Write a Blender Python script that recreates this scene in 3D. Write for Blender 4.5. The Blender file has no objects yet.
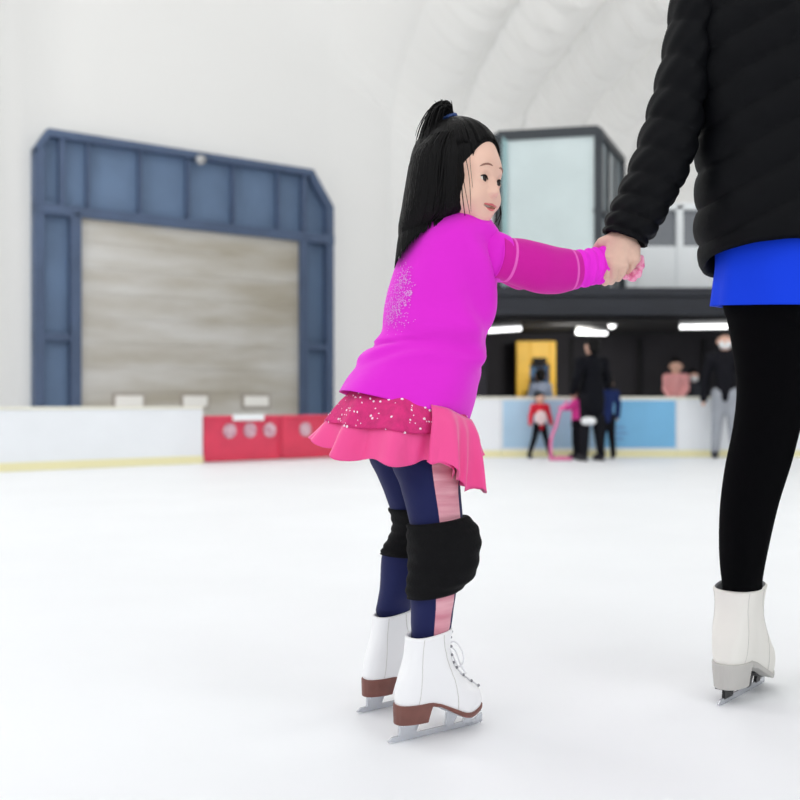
import bpy, math, random
import numpy as np
random.seed(7); rng = np.random.RandomState(7)
PI = math.pi
SC = bpy.context.scene
COL = SC.collection
CAMZ, CY, F = 0.68, 403.0, 1000.0

def P(px, py, d):
    return np.array([(px-400.0)/F*d, d, CAMZ+(CY-py)/F*d])
def V(*a): return np.array(a, float)
def nrm(v):
    v = np.asarray(v, float); return v/max(1e-9, np.linalg.norm(v))

# ------------------------------------------------------------------ materials
def srgb(c):
    return tuple(((x/255.0)/12.92 if x/255.0 <= .04045 else ((x/255.0+.055)/1.055)**2.4) for x in c)
def mat(name, c, rough=.6, metal=0, bump=0, bscale=60, stretch=(1,1,1), var=0, vscale=8, sheen=0, spec=.5,
        trans=0, emis=0, ecol=None, alpha=1, sss=0, c2=None):
    m = bpy.data.materials.new(name); m.use_nodes = True
    nt = m.node_tree; b = nt.nodes['Principled BSDF']
    col = srgb(c)+(1,)
    b.inputs['Base Color'].default_value = col
    b.inputs['Roughness'].default_value = rough
    b.inputs['Metallic'].default_value = metal
    b.inputs['Specular IOR Level'].default_value = spec
    b.inputs['Sheen Weight'].default_value = sheen
    b.inputs['Transmission Weight'].default_value = trans
    b.inputs['Alpha'].default_value = alpha
    if sss:
        b.inputs['Subsurface Weight'].default_value = sss
        b.inputs['Subsurface Radius'].default_value = (.01, .004, .003)
        b.inputs['Subsurface Scale'].default_value = 1.0
    if emis:
        b.inputs['Emission Color'].default_value = (ecol or (1,1,1))+(1,)
        b.inputs['Emission Strength'].default_value = emis
    if bump or var or c2:
        tc = nt.nodes.new('ShaderNodeTexCoord'); mp = nt.nodes.new('ShaderNodeMapping')
        mp.inputs['Scale'].default_value = stretch
        nt.links.new(tc.outputs['Object'], mp.inputs['Vector'])
    if var or c2:
        n = nt.nodes.new('ShaderNodeTexNoise'); n.inputs['Scale'].default_value = vscale; n.inputs['Detail'].default_value = 4
        nt.links.new(mp.outputs[0], n.inputs['Vector'])
        r = nt.nodes.new('ShaderNodeValToRGB')
        r.color_ramp.elements[0].position = .35; r.color_ramp.elements[1].position = .65
        lo = srgb(c2)+(1,) if c2 else tuple(x*(1-var) for x in col[:3])+(1,)
        hi = col if c2 else tuple(min(1, x*(1+var)) for x in col[:3])+(1,)
        r.color_ramp.elements[0].color = lo; r.color_ramp.elements[1].color = hi
        nt.links.new(n.outputs['Fac'], r.inputs['Fac']); nt.links.new(r.outputs['Color'], b.inputs['Base Color'])
    if bump:
        n2 = nt.nodes.new('ShaderNodeTexNoise'); n2.inputs['Scale'].default_value = bscale; n2.inputs['Detail'].default_value = 3
        nt.links.new(mp.outputs[0], n2.inputs['Vector'])
        bp = nt.nodes.new('ShaderNodeBump'); bp.inputs['Strength'].default_value = bump; bp.inputs['Distance'].default_value = .01
        nt.links.new(n2.outputs['Fac'], bp.inputs['Height']); nt.links.new(bp.outputs['Normal'], b.inputs['Normal'])
    return m

M = {}
M['ice'] = mat('ice', (243,245,248), .5, bump=.12, bscale=6, var=.012, vscale=1.2, spec=.18)
M['membrane'] = mat('membrane', (236,235,232), .75, bump=.25, bscale=1.2, stretch=(1,1,2.5), spec=.2)
M['blue_steel'] = mat('blue_steel', (80,98,128), .5, var=.10, vscale=1.5)
M['blue_panel'] = mat('blue_panel', (106,130,162), .55, var=.10, vscale=.9)
M['shutter'] = mat('shutter', (222,220,216), .55, var=0, c2=(184,176,160), vscale=.6, stretch=(.6,.6,3.0))
M['lit_pane'] = mat('lit_pane', (240,238,232), .3, emis=.12, ecol=(1,.98,.95))
M['window_trim'] = mat('window_trim', (178,168,158), .6)
M['board_white'] = mat('board_white', (240,243,247), .35, var=.02, vscale=1.5)
M['board_yellow'] = mat('board_yellow', (240,233,186), .5)
M['cap_cream'] = mat('cap_cream', (236,234,220), .5)
M['gate_red'] = mat('gate_red', (222,60,92), .45, var=.08, vscale=3)
M['badge'] = mat('badge', (225,195,205), .5, c2=(190,130,150), vscale=20)
M['board_paleblue'] = mat('board_paleblue', (176,208,232), .4, var=.05, vscale=2)
M['board_blue'] = mat('board_blue', (120,186,228), .4, var=.05, vscale=2)
M['faint_ink'] = mat('faint_ink', (110,150,200), .5)
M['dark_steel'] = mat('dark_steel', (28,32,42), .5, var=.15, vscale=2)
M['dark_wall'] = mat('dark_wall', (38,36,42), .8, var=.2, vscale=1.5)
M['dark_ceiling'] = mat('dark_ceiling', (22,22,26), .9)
M['yellow'] = mat('yellow', (236,186,52), .5, var=.05, vscale=3)
M['poster_blue'] = mat('poster_blue', (40,100,150), .5, c2=(20,50,90), vscale=5)
M['grey_fig'] = mat('grey_fig', (120,130,150), .7)
M['glass_frame'] = mat('glass_frame', (50,56,62), .45)
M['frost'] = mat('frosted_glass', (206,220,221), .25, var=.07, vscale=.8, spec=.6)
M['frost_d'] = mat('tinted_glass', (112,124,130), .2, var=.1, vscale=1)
M['pale_post'] = mat('pale_post', (150,185,188), .5)
M['white_paint'] = mat('white_paint', (246,250,252), .5)
M['grey_glass'] = mat('grey_glass', (128,132,138), .2, var=.1, vscale=1)
M['tube'] = mat('tube_light', (255,255,255), .5, emis=3.0)
M['lamp_body'] = mat('lamp_body', (200,200,200), .5)
_nt = M['membrane'].node_tree; _b = _nt.nodes['Principled BSDF']; _o = _nt.nodes['Material Output']
_t = _nt.nodes.new('ShaderNodeBsdfTranslucent'); _t.inputs['Color'].default_value = srgb((250,249,246))+(1,)
_m = _nt.nodes.new('ShaderNodeMixShader'); _m.inputs[0].default_value = .43
_nt.links.new(_b.outputs[0], _m.inputs[1]); _nt.links.new(_t.outputs[0], _m.inputs[2]); _nt.links.new(_m.outputs[0], _o.inputs['Surface'])
for _l in _b.inputs['Normal'].links: _nt.links.new(_l.from_socket, _t.inputs['Normal'])
# people
M['skin_c'] = mat('skin_child', (238,196,176), .5, var=.03, vscale=18, sss=.08)
M['skin_a'] = mat('skin_adult', (222,184,166), .5, bump=.15, bscale=160, var=.05, vscale=45, sss=.06)
M['skin_bg'] = mat('skin_background', (214,170,150), .6)
M['hair'] = mat('hair_black', (12,11,12), .5, bump=.3, bscale=120, stretch=(1,1,.1), spec=.14)
M['tee'] = mat('magenta_jersey', (228,40,214), .8, bump=.12, bscale=35, stretch=(1,1,2), sheen=.15, spec=.2)
M['pad_mag'] = mat('dark_magenta_knit', (206,24,160), .8, bump=.1, bscale=300, sheen=.1, spec=.2)
M['edge_pink'] = mat('light_pink_edge', (232,92,196), .7)
M['cuff_pink'] = mat('bright_pink_cuff', (236,44,220), .75, bump=.1, bscale=60, spec=.2)
M['skirt'] = mat('pink_satin', (244,70,150), .5, bump=.06, bscale=30, sheen=.3)
M['skirt_mesh'] = mat('pink_sequin_mesh', (214,34,120), .7, bump=.3, bscale=260, var=.12, vscale=60)
M['sequin'] = mat('sequin_silver', (250,225,240), .3, metal=.2)
M['glitter'] = mat('glitter_silver', (228,170,228), .35, metal=.3)
M['navy'] = mat('navy_legging', (24,30,78), .75, bump=.12, bscale=40, sheen=.08, spec=.2)
M['stripe'] = mat('pink_satin_stripe', (232,172,184), .45, bump=.6, bscale=14, stretch=(.6,.6,5), c2=(206,128,146), vscale=9)
M['blackfab'] = mat('black_knee_pad', (14,14,16), .85, bump=.2, bscale=150, spec=.15)
M['legging'] = mat('black_legging', (5,5,7), .85, bump=.05, bscale=60, spec=.05)
M['puffer'] = mat('black_puffer_nylon', (5,6,10), .6, bump=.25, bscale=22, spec=.12)
M['bluetop'] = mat('royal_blue_top', (4,62,226), .7, spec=.2, bump=.2, bscale=10, stretch=(2,2,.4))
M['leather'] = mat('white_leather', (244,244,246), .35, bump=.03, bscale=40)
M['leather_a'] = mat('cream_leather', (234,232,226), .5, bump=.05, bscale=30)
M['leather_g'] = mat('grey_cover', (206,204,200), .6, bump=.05, bscale=30)
M['sole'] = mat('brown_sole', (120,74,66), .5, var=.12, vscale=30)
M['sole_g'] = mat('grey_heel', (190,188,184), .5)
M['steel'] = mat('blade_steel', (205,208,214), .25, metal=.6)
M['steel_b'] = mat('black_blade_mount', (28,28,32), .35, metal=.3)
M['lace'] = mat('white_lace', (236,236,240), .8)
M['eyelet'] = mat('grey_eyelet', (150,150,155), .4, metal=.6)
M['grey_lining'] = mat('grey_lining', (110,112,116), .8)
M['eye_w'] = mat('eye_white', (236,228,224), .2)
M['iris'] = mat('dark_iris', (26,14,10), .12)
M['brow'] = mat('brow_brown', (150,110,96), .8)
M['lip'] = mat('pink_lip', (214,110,112), .4)
M['mouth'] = mat('mouth_dark', (96,30,34), .6)
M['teeth'] = mat('teeth', (240,236,230), .3)
M['glove'] = mat('pink_lace_glove', (255,190,214), .7, bump=.5, bscale=170, c2=(240,120,172), vscale=120)
M['tie'] = mat('blue_hair_tie', (40,70,130), .5)
def flat(n, c, r=.75): M[n] = mat(n, c, r, var=.06, vscale=6, spec=.12)
flat('bg_black', (12,13,20)); flat('bg_pants', (20,20,26)); flat('bg_grey', (160,164,172)); flat('bg_red', (214,44,62))
flat('bg_white', (236,214,214)); flat('bg_pink', (232,70,160)); flat('bg_hood', (22,22,28)); flat('bg_mask', (238,240,242))
flat('bg_pinkish', (226,160,160)); flat('bg_navy', (34,48,96)); flat('aid_pink', (236,130,178)); flat('bg_dgrey', (56,58,64)); flat('bg_boot', (60,60,64))

# ------------------------------------------------------------------ objects
ORG = {}
def tag(o, label=None, cat=None, group=None, kind=None):
    if label: o['label'] = label
    if cat: o['category'] = cat
    if group: o['group'] = group
    if kind: o['kind'] = kind
    return o
def empty(name, loc, label=None, cat=None, group=None, kind=None):
    o = bpy.data.objects.new(name, None); COL.objects.link(o)
    o.location = tuple(float(x) for x in loc); o.empty_display_size = .1
    ORG[o] = np.array(loc, float)
    return tag(o, label, cat, group, kind)

class MB:
    def __init__(s): s.v = []; s.f = []; s.m = []; s.n = 0
    def raw(s, v, f, mi=0):
        v = np.asarray(v, float); s.v.append(v)
        for k, q in enumerate(f):
            s.f.append(tuple(int(i)+s.n for i in q)); s.m.append(mi if not hasattr(mi, '__len__') else mi[k])
        s.n += len(v); return s
    def box(s, fr, u, w, z, mi=0):
        o, ex, ey, ez = fr
        v = [o+ex*a+ey*b+ez*c for c in z for b in w for a in u]
        f = [(0,2,3,1),(4,5,7,6),(0,1,5,4),(1,3,7,5),(3,2,6,7),(2,0,4,6)]
        return s.raw(v, f, mi)
    def prism(s, fr, poly, w, mi=0):                 # polygon in (u,z), extruded over w
        o, ex, ey, ez = fr; n = len(poly)
        v = [o+ex*a+ey*w[0]+ez*c for a, c in poly]+[o+ex*a+ey*w[1]+ez*c for a, c in poly]
        f = [tuple(range(n)), tuple(range(2*n-1, n-1, -1))]+[(i, i+n, (i+1) % n+n, (i+1) % n) for i in range(n)]
        return s.raw(v, f, mi)
    def tube(s, pts, r, n=8, mi=0, flatten=1.0):
        pts = [np.asarray(p, float) for p in pts]; m = len(pts)
        if not hasattr(r, '__len__'): r = [r]*m
        vs = []; up = None
        for i in range(m):
            t = nrm(pts[min(i+1, m-1)]-pts[max(i-1, 0)])
            if up is None: up = V(0,0,1) if abs(t[2]) < .9 else V(1,0,0)
            a = nrm(np.cross(t, up)); b = np.cross(a, t); up = b
            for k in range(n):
                q = 2*PI*k/n
                vs.append(pts[i]+a*math.cos(q)*r[i]+b*math.sin(q)*r[i]*flatten)
        f = [(i*n+k, i*n+(k+1) % n, (i+1)*n+(k+1) % n, (i+1)*n+k) for i in range(m-1) for k in range(n)]
        f += [tuple(range(n-1, -1, -1)), tuple((m-1)*n+k for k in range(n))]
        return s.raw(vs, f, mi)
    def grid(s, G, mi=0, wrap=False, caps=(False, False)):   # G: rows x cols x 3
        R, Cn = G.shape[:2]; f = []; ml = []
        cn = Cn if wrap else Cn-1
        for i in range(R-1):
            for k in range(cn):
                f.append((i*Cn+k, i*Cn+(k+1) % Cn, (i+1)*Cn+(k+1) % Cn, (i+1)*Cn+k))
                ml.append(mi(i/(R-1), 2*PI*(k+.5)/Cn) if callable(mi) else mi)
        m0 = 0 if callable(mi) else mi
        if caps[0]: f.append(tuple(range(Cn-1, -1, -1))); ml.append(m0)
        if caps[1]: f.append(tuple((R-1)*Cn+k for k in range(Cn))); ml.append(m0)
        return s.raw(G.reshape(-1, 3), f, ml)
    def build(s, name, mats, parent=None, smooth=True, bevel=0, solid=0, sub=0):
        v = np.concatenate(s.v)
        o0 = ORG[parent] if parent is not None else V(0,0,0)
        me = bpy.data.meshes.new(name)
        me.from_pydata((v-o0).tolist(), [], s.f)
        if not isinstance(mats, (list, tuple)): mats = [mats]
        for m in mats: me.materials.append(m)
        me.polygons.foreach_set('material_index', s.m)
        me.polygons.foreach_set('use_smooth', [smooth]*len(s.f))
        me.update()
        o = bpy.data.objects.new(name, me); COL.objects.link(o)
        if parent is not None: o.parent = parent
        ORG[o] = o0
        if solid:
            q = o.modifiers.new('s', 'SOLIDIFY'); q.thickness = solid; q.offset = -1
        if bevel:
            q = o.modifiers.new('b', 'BEVEL'); q.width = bevel; q.segments = 2; q.limit_method = 'ANGLE'
        if sub:
            q = o.modifiers.new('u', 'SUBSURF'); q.levels = sub; q.render_levels = sub
        return o
WF = (V(0,0,0), V(1,0,0), V(0,1,0), V(0,0,1))
def frame(o, ang=0, z=0):
    c, s_ = math.cos(ang), math.sin(ang)
    return (V(o[0], o[1], z), V(c, s_, 0), V(-s_, c, 0), V(0,0,1))

def catmull(K, n):
    K = np.asarray(K, float); m = len(K); out = []
    for i in range(m-1):
        p0, p1, p2, p3 = K[max(i-1,0)], K[i], K[i+1], K[min(i+2,m-1)]
        for j in range(n):
            t = j/n
            out.append(.5*((2*p1)+(-p0+p2)*t+(2*p0-5*p1+4*p2-p3)*t*t+(-p0+3*p1-3*p2+p3)*t**3))
    out.append(K[-1]); return np.array(out)
def ringpx(l, r, d, hd, tilt=0, bx=0):
    a, b = P(l[0], l[1], d), P(r[0], r[1], d)
    return np.concatenate([(a+b)/2, (b-a)/2, V(bx, hd, tilt)])
def loftgrid(rings, nseg=48, nsub=5, disp=None, ex=1.0):
    R = catmull(rings, nsub); ph = np.arange(nseg)*2*PI/nseg
    c, s_ = np.cos(ph), np.sin(ph)
    if ex != 1: c = np.sign(c)*abs(c)**ex; s_ = np.sign(s_)*abs(s_)**ex
    G = R[:, None, 0:3]+R[:, None, 3:6]*c[None, :, None]+R[:, None, 6:9]*s_[None, :, None]
    if disp is not None:
        nr = G-R[:, None, 0:3]; nr = nr/np.maximum(1e-6, np.linalg.norm(nr, axis=2, keepdims=True))
        T = np.linspace(0, 1, len(R))[:, None]*np.ones((1, nseg)); PH = ph[None, :]*np.ones((len(R), 1))
        G = G+nr*disp(T, PH, G)[:, :, None]
    return G

# ------------------------------------------------------------------ SDF surface nets
def surfnet(fn, lo, hi, h):
    lo = np.array(lo, float); hi = np.array(hi, float)
    n = np.ceil((hi-lo)/h).astype(int)+1
    ax = [lo[i]+h*np.arange(n[i]) for i in range(3)]
    X, Y, Z = np.meshgrid(*ax, indexing='ij')
    D = fn(X, Y, Z).astype(np.float32); del X, Y, Z
    ins = D < 0
    c = [ins[i:n[0]-1+i, j:n[1]-1+j, k:n[2]-1+k] for i in (0,1) for j in (0,1) for k in (0,1)]
    cnt = sum(x.astype(np.int8) for x in c)
    cells = np.argwhere((cnt > 0) & (cnt < 8))
    idx = -np.ones(tuple(n-1), int); idx[tuple(cells.T)] = np.arange(len(cells))
    acc = np.zeros((len(cells), 3)); num = np.zeros(len(cells))
    corners = [(i,j,k) for i in (0,1) for j in (0,1) for k in (0,1)]
    for a in corners:
        for ax_ in range(3):
            if a[ax_] == 0:
                b = list(a); b[ax_] = 1
                A = cells+np.array(a); B = cells+np.array(b)
                da = D[tuple(A.T)]; db = D[tuple(B.T)]
                m = (da < 0) != (db < 0)
                t = np.where(m, da/np.where(m, da-db, 1), 0)
                acc[m] += (A+(B-A)*t[:, None])[m]; num[m] += 1
    verts = lo+h*acc/num[:, None]
    faces = []
    for ax_ in range(3):
        o1, o2 = [(1,2),(2,0),(0,1)][ax_]
        sl0 = [slice(None)]*3; sl1 = [slice(None)]*3
        sl0[ax_] = slice(0, -1); sl1[ax_] = slice(1, None)
        s0 = ins[tuple(sl0)]; s1 = ins[tuple(sl1)]
        E = np.argwhere(s0 != s1)
        ok = (E[:, o1] > 0) & (E[:, o2] > 0) & (E[:, o1] < n[o1]-1) & (E[:, o2] < n[o2]-1)
        E = E[ok]
        if not len(E): continue
        def cell(d1, d2):
            q = E.copy(); q[:, o1] -= d1; q[:, o2] -= d2; return idx[tuple(q.T)]
        q = np.stack([cell(1,1), cell(0,1), cell(0,0), cell(1,0)], 1)
        fl = ~s0[tuple(E.T)]
        q[fl] = q[fl][:, ::-1]
        faces.append(q)
    faces = np.concatenate(faces); faces = faces[(faces >= 0).all(1)]
    return verts, faces.tolist()
def smin(a, b, k):
    h = np.clip(.5+.5*(b-a)/k, 0, 1); return b*(1-h)+a*h-k*h*(1-h)
def smax(a, b, k): return -smin(-a, -b, k)
def ell(X, Y, Z, c, r):
    x, y, z = (X-c[0])/r[0], (Y-c[1])/r[1], (Z-c[2])/r[2]
    k0 = np.sqrt(x*x+y*y+z*z); k1 = np.sqrt((x/r[0])**2+(y/r[1])**2+(z/r[2])**2)
    return k0*(k0-1)/np.maximum(k1, 1e-6)
def cap(X, Y, Z, a, b, ra, rb):
    a = np.asarray(a, float); b = np.asarray(b, float); d = b-a; L = max(1e-9, d.dot(d))
    t = np.clip(((X-a[0])*d[0]+(Y-a[1])*d[1]+(Z-a[2])*d[2])/L, 0, 1)
    return np.sqrt((X-a[0]-d[0]*t)**2+(Y-a[1]-d[1]*t)**2+(Z-a[2]-d[2]*t)**2)-(ra+(rb-ra)*t)
def chainsdf(chains, k=.02, off=0.):
    def fn(X, Y, Z):
        D = None
        for ch in chains:
            E = None
            for (a, ra), (b, rb) in zip(ch[:-1], ch[1:]):
                q = cap(X, Y, Z, a, b, ra, rb); E = q if E is None else np.minimum(E, q)
            D = E if D is None else smin(D, E, k)
        return D-off
    return fn
def bounds(chains, pad):
    pts = np.array([np.asarray(p, float) for ch in chains for p, r in ch]); rm = max(r for ch in chains for p, r in ch)
    return pts.min(0)-rm-pad, pts.max(0)+rm+pad
def sdf_add(mb, chains, k, h, off=0., mi=0):
    lo, hi = bounds(chains, abs(off)+2*h)
    v, f = surfnet(chainsdf(chains, k, off), lo, hi, h); mb.raw(v, f, mi); return mb

# ================================================================== THE PLACE
mb = MB(); G = np.zeros((61, 61, 3))
for i in range(61):
    for j in range(61): G[i, j] = (-30+j, -8+i*.75, 0)
tag(mb.grid(G).build('floor', M['ice']), kind='structure')

# --- air dome membrane
W = nrm(V(.816, .578, 0)); N = V(W[1], -W[0], 0)
plan = [(-13,3),(-11,6.5),(-9,10),(-7.7,13),(-6.95,15.3)]
for X in np.linspace(-6.3, -1.2, 6): plan.append((X, 21.09+.708*X+.25))
plan += [(1.0,22.0),(3.2,23.0),(5.6,23.8),(9,24.4),(14,24.6),(20,24),(27,22)]
pl = catmull(np.array([(a, b, 0) for a, b in plan]), 40)
seg = np.concatenate([[0], np.cumsum(np.linalg.norm(np.diff(pl, axis=0), axis=1))])
ns = 620; ss = np.linspace(0, seg[-1], ns)
pl = np.stack([np.interp(ss, seg, pl[:, i]) for i in range(3)], 1)
nv = 300; G = np.zeros((nv, ns, 3))
for j in range(ns):
    b = pl[j]; x = b[0]
    w = 1/(1+math.exp(-(x-.6)*1.5))             # 0 on the door wall, 1 under the ribbed vault
    wh = 1/(1+math.exp(-(x+1.8)*1.3)); hv = 7.5*(1-w)+3.6*w; H = max(13*(1-wh)+6.9*wh, hv+.2); R = 7*(1-wh)+3.2*wh
    wn = 1/(1+math.exp(-(x+2)*1.0))
    wl_ = 1/(1+math.exp((x+6.9)*4)); left = nrm(V(.9, -.3, 0)*wl_+N*(1-wl_))
    inn = nrm(left*(1-wn)+V(.09, -1, 0)*wn)
    La = math.hypot(R, H-hv)*1.1; total = hv+La+20
    rw = w
    for i in range(nv):
        q = total*i/(nv-1)
        if q < hv: p = b+V(0, 0, q); nn = inn
        elif q < hv+La:
            th = (q-hv)/La*PI/2; p = b+inn*(R*(1-math.cos(th)))+V(0, 0, hv+(H-hv)*math.sin(th)); nn = inn*math.cos(th)-V(0, 0, math.sin(th))
        else: p = b+inn*(R+q-hv-La)+V(0, 0, H); nn = V(0, 0, -1)
        arch = abs(math.sin(PI*(x-1.1)/1.3))**.7
        d = rw*min(1, q/4)*(.62*arch+.05*math.sin(q*7+2*math.sin(x*2.2)+x)*(.4+arch)+.036*math.sin(q*12.3+x*5))
        lw = 1/(1+math.exp((x+6.6)*6))
        d += lw*(.15*math.sin(ss[j]*4.5+.4*math.sin(q*.5))+.05*math.sin(ss[j]*11+q*.4))
        d += .03*(1-w)*math.sin(q*.9+x*1.3)
        G[i, j] = p+nn*d
mb = MB(); tag(mb.grid(G).build('ceiling', M['membrane']), kind='structure')

# --- steel portal with sectional door, set in the left wall
X0 = -6.14; DO = V(X0, 21.09+.708*X0, 0)
FD = (DO, W, -N, V(0,0,1))                       # second axis points into the wall
root = empty('door_1', DO+W*2.9, kind='structure')
UR = 5.85
outer = [(0,0),(UR,0),(UR,4.62),(5.38,5.3),(.22,5.3),(0,4.95)]
mb = MB(); mb.prism(FD, outer, (.10, .14)); mb.build('back_panel', M['blue_panel'], root, smooth=False)
def uof(px):
    a = (px-400)/1000; y = 21.09/(1-.708*a); return (a*y-X0)/.816
mb = MB()
mb.box(FD, (0,.17), (-.08,.1), (0,4.95)); mb.box(FD, (UR-.16,UR), (-.08,.1), (0,4.62))
mb.box(FD, (.6,.78), (-.1,.1), (0,3.95)); mb.box(FD, (5.08,5.24), (-.1,.1), (0,3.95))
mb.box(FD, (0,UR), (-.1,.1), (3.86,4.04)); mb.box(FD, (.22,5.38), (-.1,.1), (5.17,5.3))
mb.box(FD, (0,.7), (-.06,.1), (1.74,1.86)); mb.box(FD, (5.15,UR), (-.06,.1), (1.74,1.84))
mb.prism(FD, [(0,4.95),(0,4.8),(.27,5.17),(.22,5.3)], (-.08,.1)); mb.prism(FD, [(UR,4.62),(5.38,5.3),(5.3,5.17),(UR-.14,4.55)], (-.08,.1))
mb.build('portal_frame', M['blue_steel'], root, smooth=False, bevel=.01)
for px in (62, 88, 140, 188, 233, 278, 304):
    u = uof(px); w_ = .05 if px in (62, 304) else .025
    mb = MB(); mb.box(FD, (u-w_,u+w_), (-.04,.1), (4.04,5.17)); mb.build('rib', M['blue_steel'], root, smooth=False, bevel=.006)
mb = MB(); o_ = DO
for k in range(9):
    z0 = k*.432; mb.box(FD, (.78,5.08), (.0,.08), (z0+.001,z0+.431))
sh = mb.build('shutter', M['shutter'], root, smooth=False, bevel=.005)
for a, b in ((112,145),(180,209),(241,270)):
    ua, ub = uof(a), uof(b)
    mb = MB(); mb.box(FD, (ua,ub), (-.03,.0), (.58,.85)); w_ = mb.build('window_frame', M['window_trim'], root, smooth=False, bevel=.02)
    mb = MB(); mb.box(FD, (ua+.05,ub-.05), (-.04,-.03), (.62,.81)); mb.build('pane', M['lit_pane'], w_, smooth=False)
mb = MB(); c = DO+W*uof(196)-(-N)*.12+V(0,0,5.16)
mb.tube([c, c+N*.12+V(0,0,-.05)], [.06,.09], 12); 
tag(mb.build('floodlight', M['lamp_body']), 'small pale floodlight fixed to the top beam of the blue steel portal', 'lamp')

# --- boards on the left
BL = V(-3.94, 9.86, 0); BW = nrm(V(1.74, 1.45, 0)); FB = (BL, BW, V(-BW[1], BW[0], 0), V(0,0,1))
def board(lo, hi, top, label, fr, matm='board_white', bands=True, name='rink_board', group=None):
    o, ex, ey, ez = fr
    r = empty(name, o+ex*(lo+hi)/2, label, 'rink board', group)
    mb = MB(); mb.box(fr, (lo,hi), (0,.09), (.0,top-.03)); mb.build('board_panel', M[matm], r, smooth=False, bevel=.006)
    mb = MB(); mb.box(fr, (lo,hi), (-.012,.10), (top-.03,top)); mb.build('top_rail', M['cap_cream'], r, smooth=False, bevel=.006)
    if bands:
        mb = MB(); mb.box(fr, (lo,hi), (-.014,-.0005), (0,.085)); mb.build('kick_strip', M['board_yellow'], r, smooth=False, bevel=.004)
    return r
board(-4.0, -.62, .642, 'white rink board with pale yellow kick strip at the far left edge, outside section', FB)
board(-.615, 2.235, .642, 'white rink board in front of the grey shutter, left of the red gate', FB)
def gate(lo, hi, label, badges):
    o, ex, ey, ez = FB
    r = empty('rink_gate', o+ex*(lo+hi)/2, label, 'gate', 'red gate leaves')
    mb = MB(); mb.box(FB, (lo,hi), (0,.08), (.01,.535)); mb.build('gate_panel', M['gate_red'], r, smooth=False, bevel=.01)
    mb = MB(); 
    for z in (.02, .49): mb.box(FB, (lo,hi), (-.02,0), (z,z+.035))
    mb.box(FB, (lo,lo+.03), (-.02,0), (.02,.52)); mb.box(FB, (hi-.03,hi), (-.02,0), (.02,.52))
    mb.build('gate_rim', M['gate_red'], r, smooth=False, bevel=.006)
    for u in badges:
        mb = MB(); c = o+ex*u-ey*.004+V(0,0,.36)
        mb.tube([c, c-ey*.014], .085, 24); mb.build('round_badge', M['badge'], r, smooth=False)
    return r
g = gate(2.24, 3.27, 'red rink gate leaf with three round pale badges and a white plate', (2.57, 2.84, 3.11))
mb = MB(); mb.box(FB, (2.6,3.02), (-.04,-.022), (.475,.55)); mb.build('white_plate', M['white_paint'], g, smooth=False, bevel=.005)
gate(3.28, 4.7, 'red rink gate leaf directly behind the edge of the girl\'s pink skirt', (3.62,))

# --- boards on the right
FR = (V(-.6, 12.5, 0), nrm(V(1, .02, 0)), nrm(V(-.02, 1, 0)), V(0,0,1))
def ru(px): return (px-400)/1000*12.62+.6
b1 = board(0, ru(500), .76, 'white rink board section behind the girl, left of the pale blue panel', FR)
b2 = board(ru(500)+.004, ru(597), .76, 'rink board with pale blue panel behind the small child in red', FR)
mb = MB(); mb.box(FR, (ru(500)+.03,ru(597)-.02), (-.012,0), (.12,.71)); mb.build('blue_sheet', M['board_paleblue'], b2, smooth=False)
b3 = board(ru(597)+.004, ru(676), .76, 'rink board with stronger sky blue panel right of the man in black', FR)
mb = MB(); mb.box(FR, (ru(597)+.02,ru(676)-.02), (-.012,0), (.12,.71)); bs = mb.build('blue_sheet', M['board_blue'], b3, smooth=False)
mb = MB()
for k, (a, b) in enumerate(((611,624),(613,626),(612,622))): mb.box(FR, (ru(a),ru(b)), (-.016,-.0125), (.36-.07*k,.385-.07*k))
mb.build('faint_lettering', M['faint_ink'], bs, smooth=False)
board(ru(676)+.004, 6.6, .76, 'plain white rink board at the right, behind the woman\'s leg', FR)

# --- spectator building behind the right boards
def rx(px, d): return (px-400)/1000*d
root = empty('wall_back', (3.5, 17, 0), kind='structure')
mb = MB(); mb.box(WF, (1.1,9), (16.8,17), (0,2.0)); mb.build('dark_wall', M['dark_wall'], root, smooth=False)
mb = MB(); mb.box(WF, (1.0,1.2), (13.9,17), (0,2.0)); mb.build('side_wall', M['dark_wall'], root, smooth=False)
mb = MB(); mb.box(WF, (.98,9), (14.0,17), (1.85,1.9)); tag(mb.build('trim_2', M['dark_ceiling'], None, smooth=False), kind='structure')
fs = frame((.98, 13.86), .01, 0)
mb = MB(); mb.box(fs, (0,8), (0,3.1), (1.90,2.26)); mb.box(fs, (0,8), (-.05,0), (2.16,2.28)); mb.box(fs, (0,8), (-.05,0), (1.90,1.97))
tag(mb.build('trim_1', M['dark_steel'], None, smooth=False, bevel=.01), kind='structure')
for px in (520, 572, 640, 705):
    mb = MB(); x = rx(px, 16.7); mb.box(WF, (x-.03,x+.03), (16.72,16.8), (0,1.75)); mb.build('wall_batten', M['dark_ceiling'], root, smooth=False)
# yellow doorway
root = empty('doorway', (2.15, 16.3, 0), 'bright yellow door surround under the balcony, holding a dark blue opening', 'doorway')
xa, xb, d = rx(516.5,16.3), rx(556,16.3), 16.3
z1 = CAMZ+(403-341)/1000*d
oa, ob, oz = rx(530,16.3), rx(550,16.3), CAMZ+(403-364)/1000*d
mb = MB(); mb.box(WF, (xa,oa), (16.3,16.5), (0,z1)); mb.box(WF, (ob,xb), (16.3,16.5), (0,z1)); mb.box(WF, (oa,ob), (16.3,16.5), (oz,z1))
mb.build('surround', M['yellow'], root, smooth=False, bevel=.01)
mb = MB(); mb.box(WF, (oa,ob), (16.42,16.46), (0,oz)); mb.build('door_leaf', M['poster_blue'], root, smooth=False)
mb = MB(); mb.box(WF, (oa+.04,ob-.06), (16.22,16.3), (oz+.0,oz+.1)); mb.build('door_closer', M['dark_ceiling'], root, smooth=False, bevel=.01)
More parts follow.
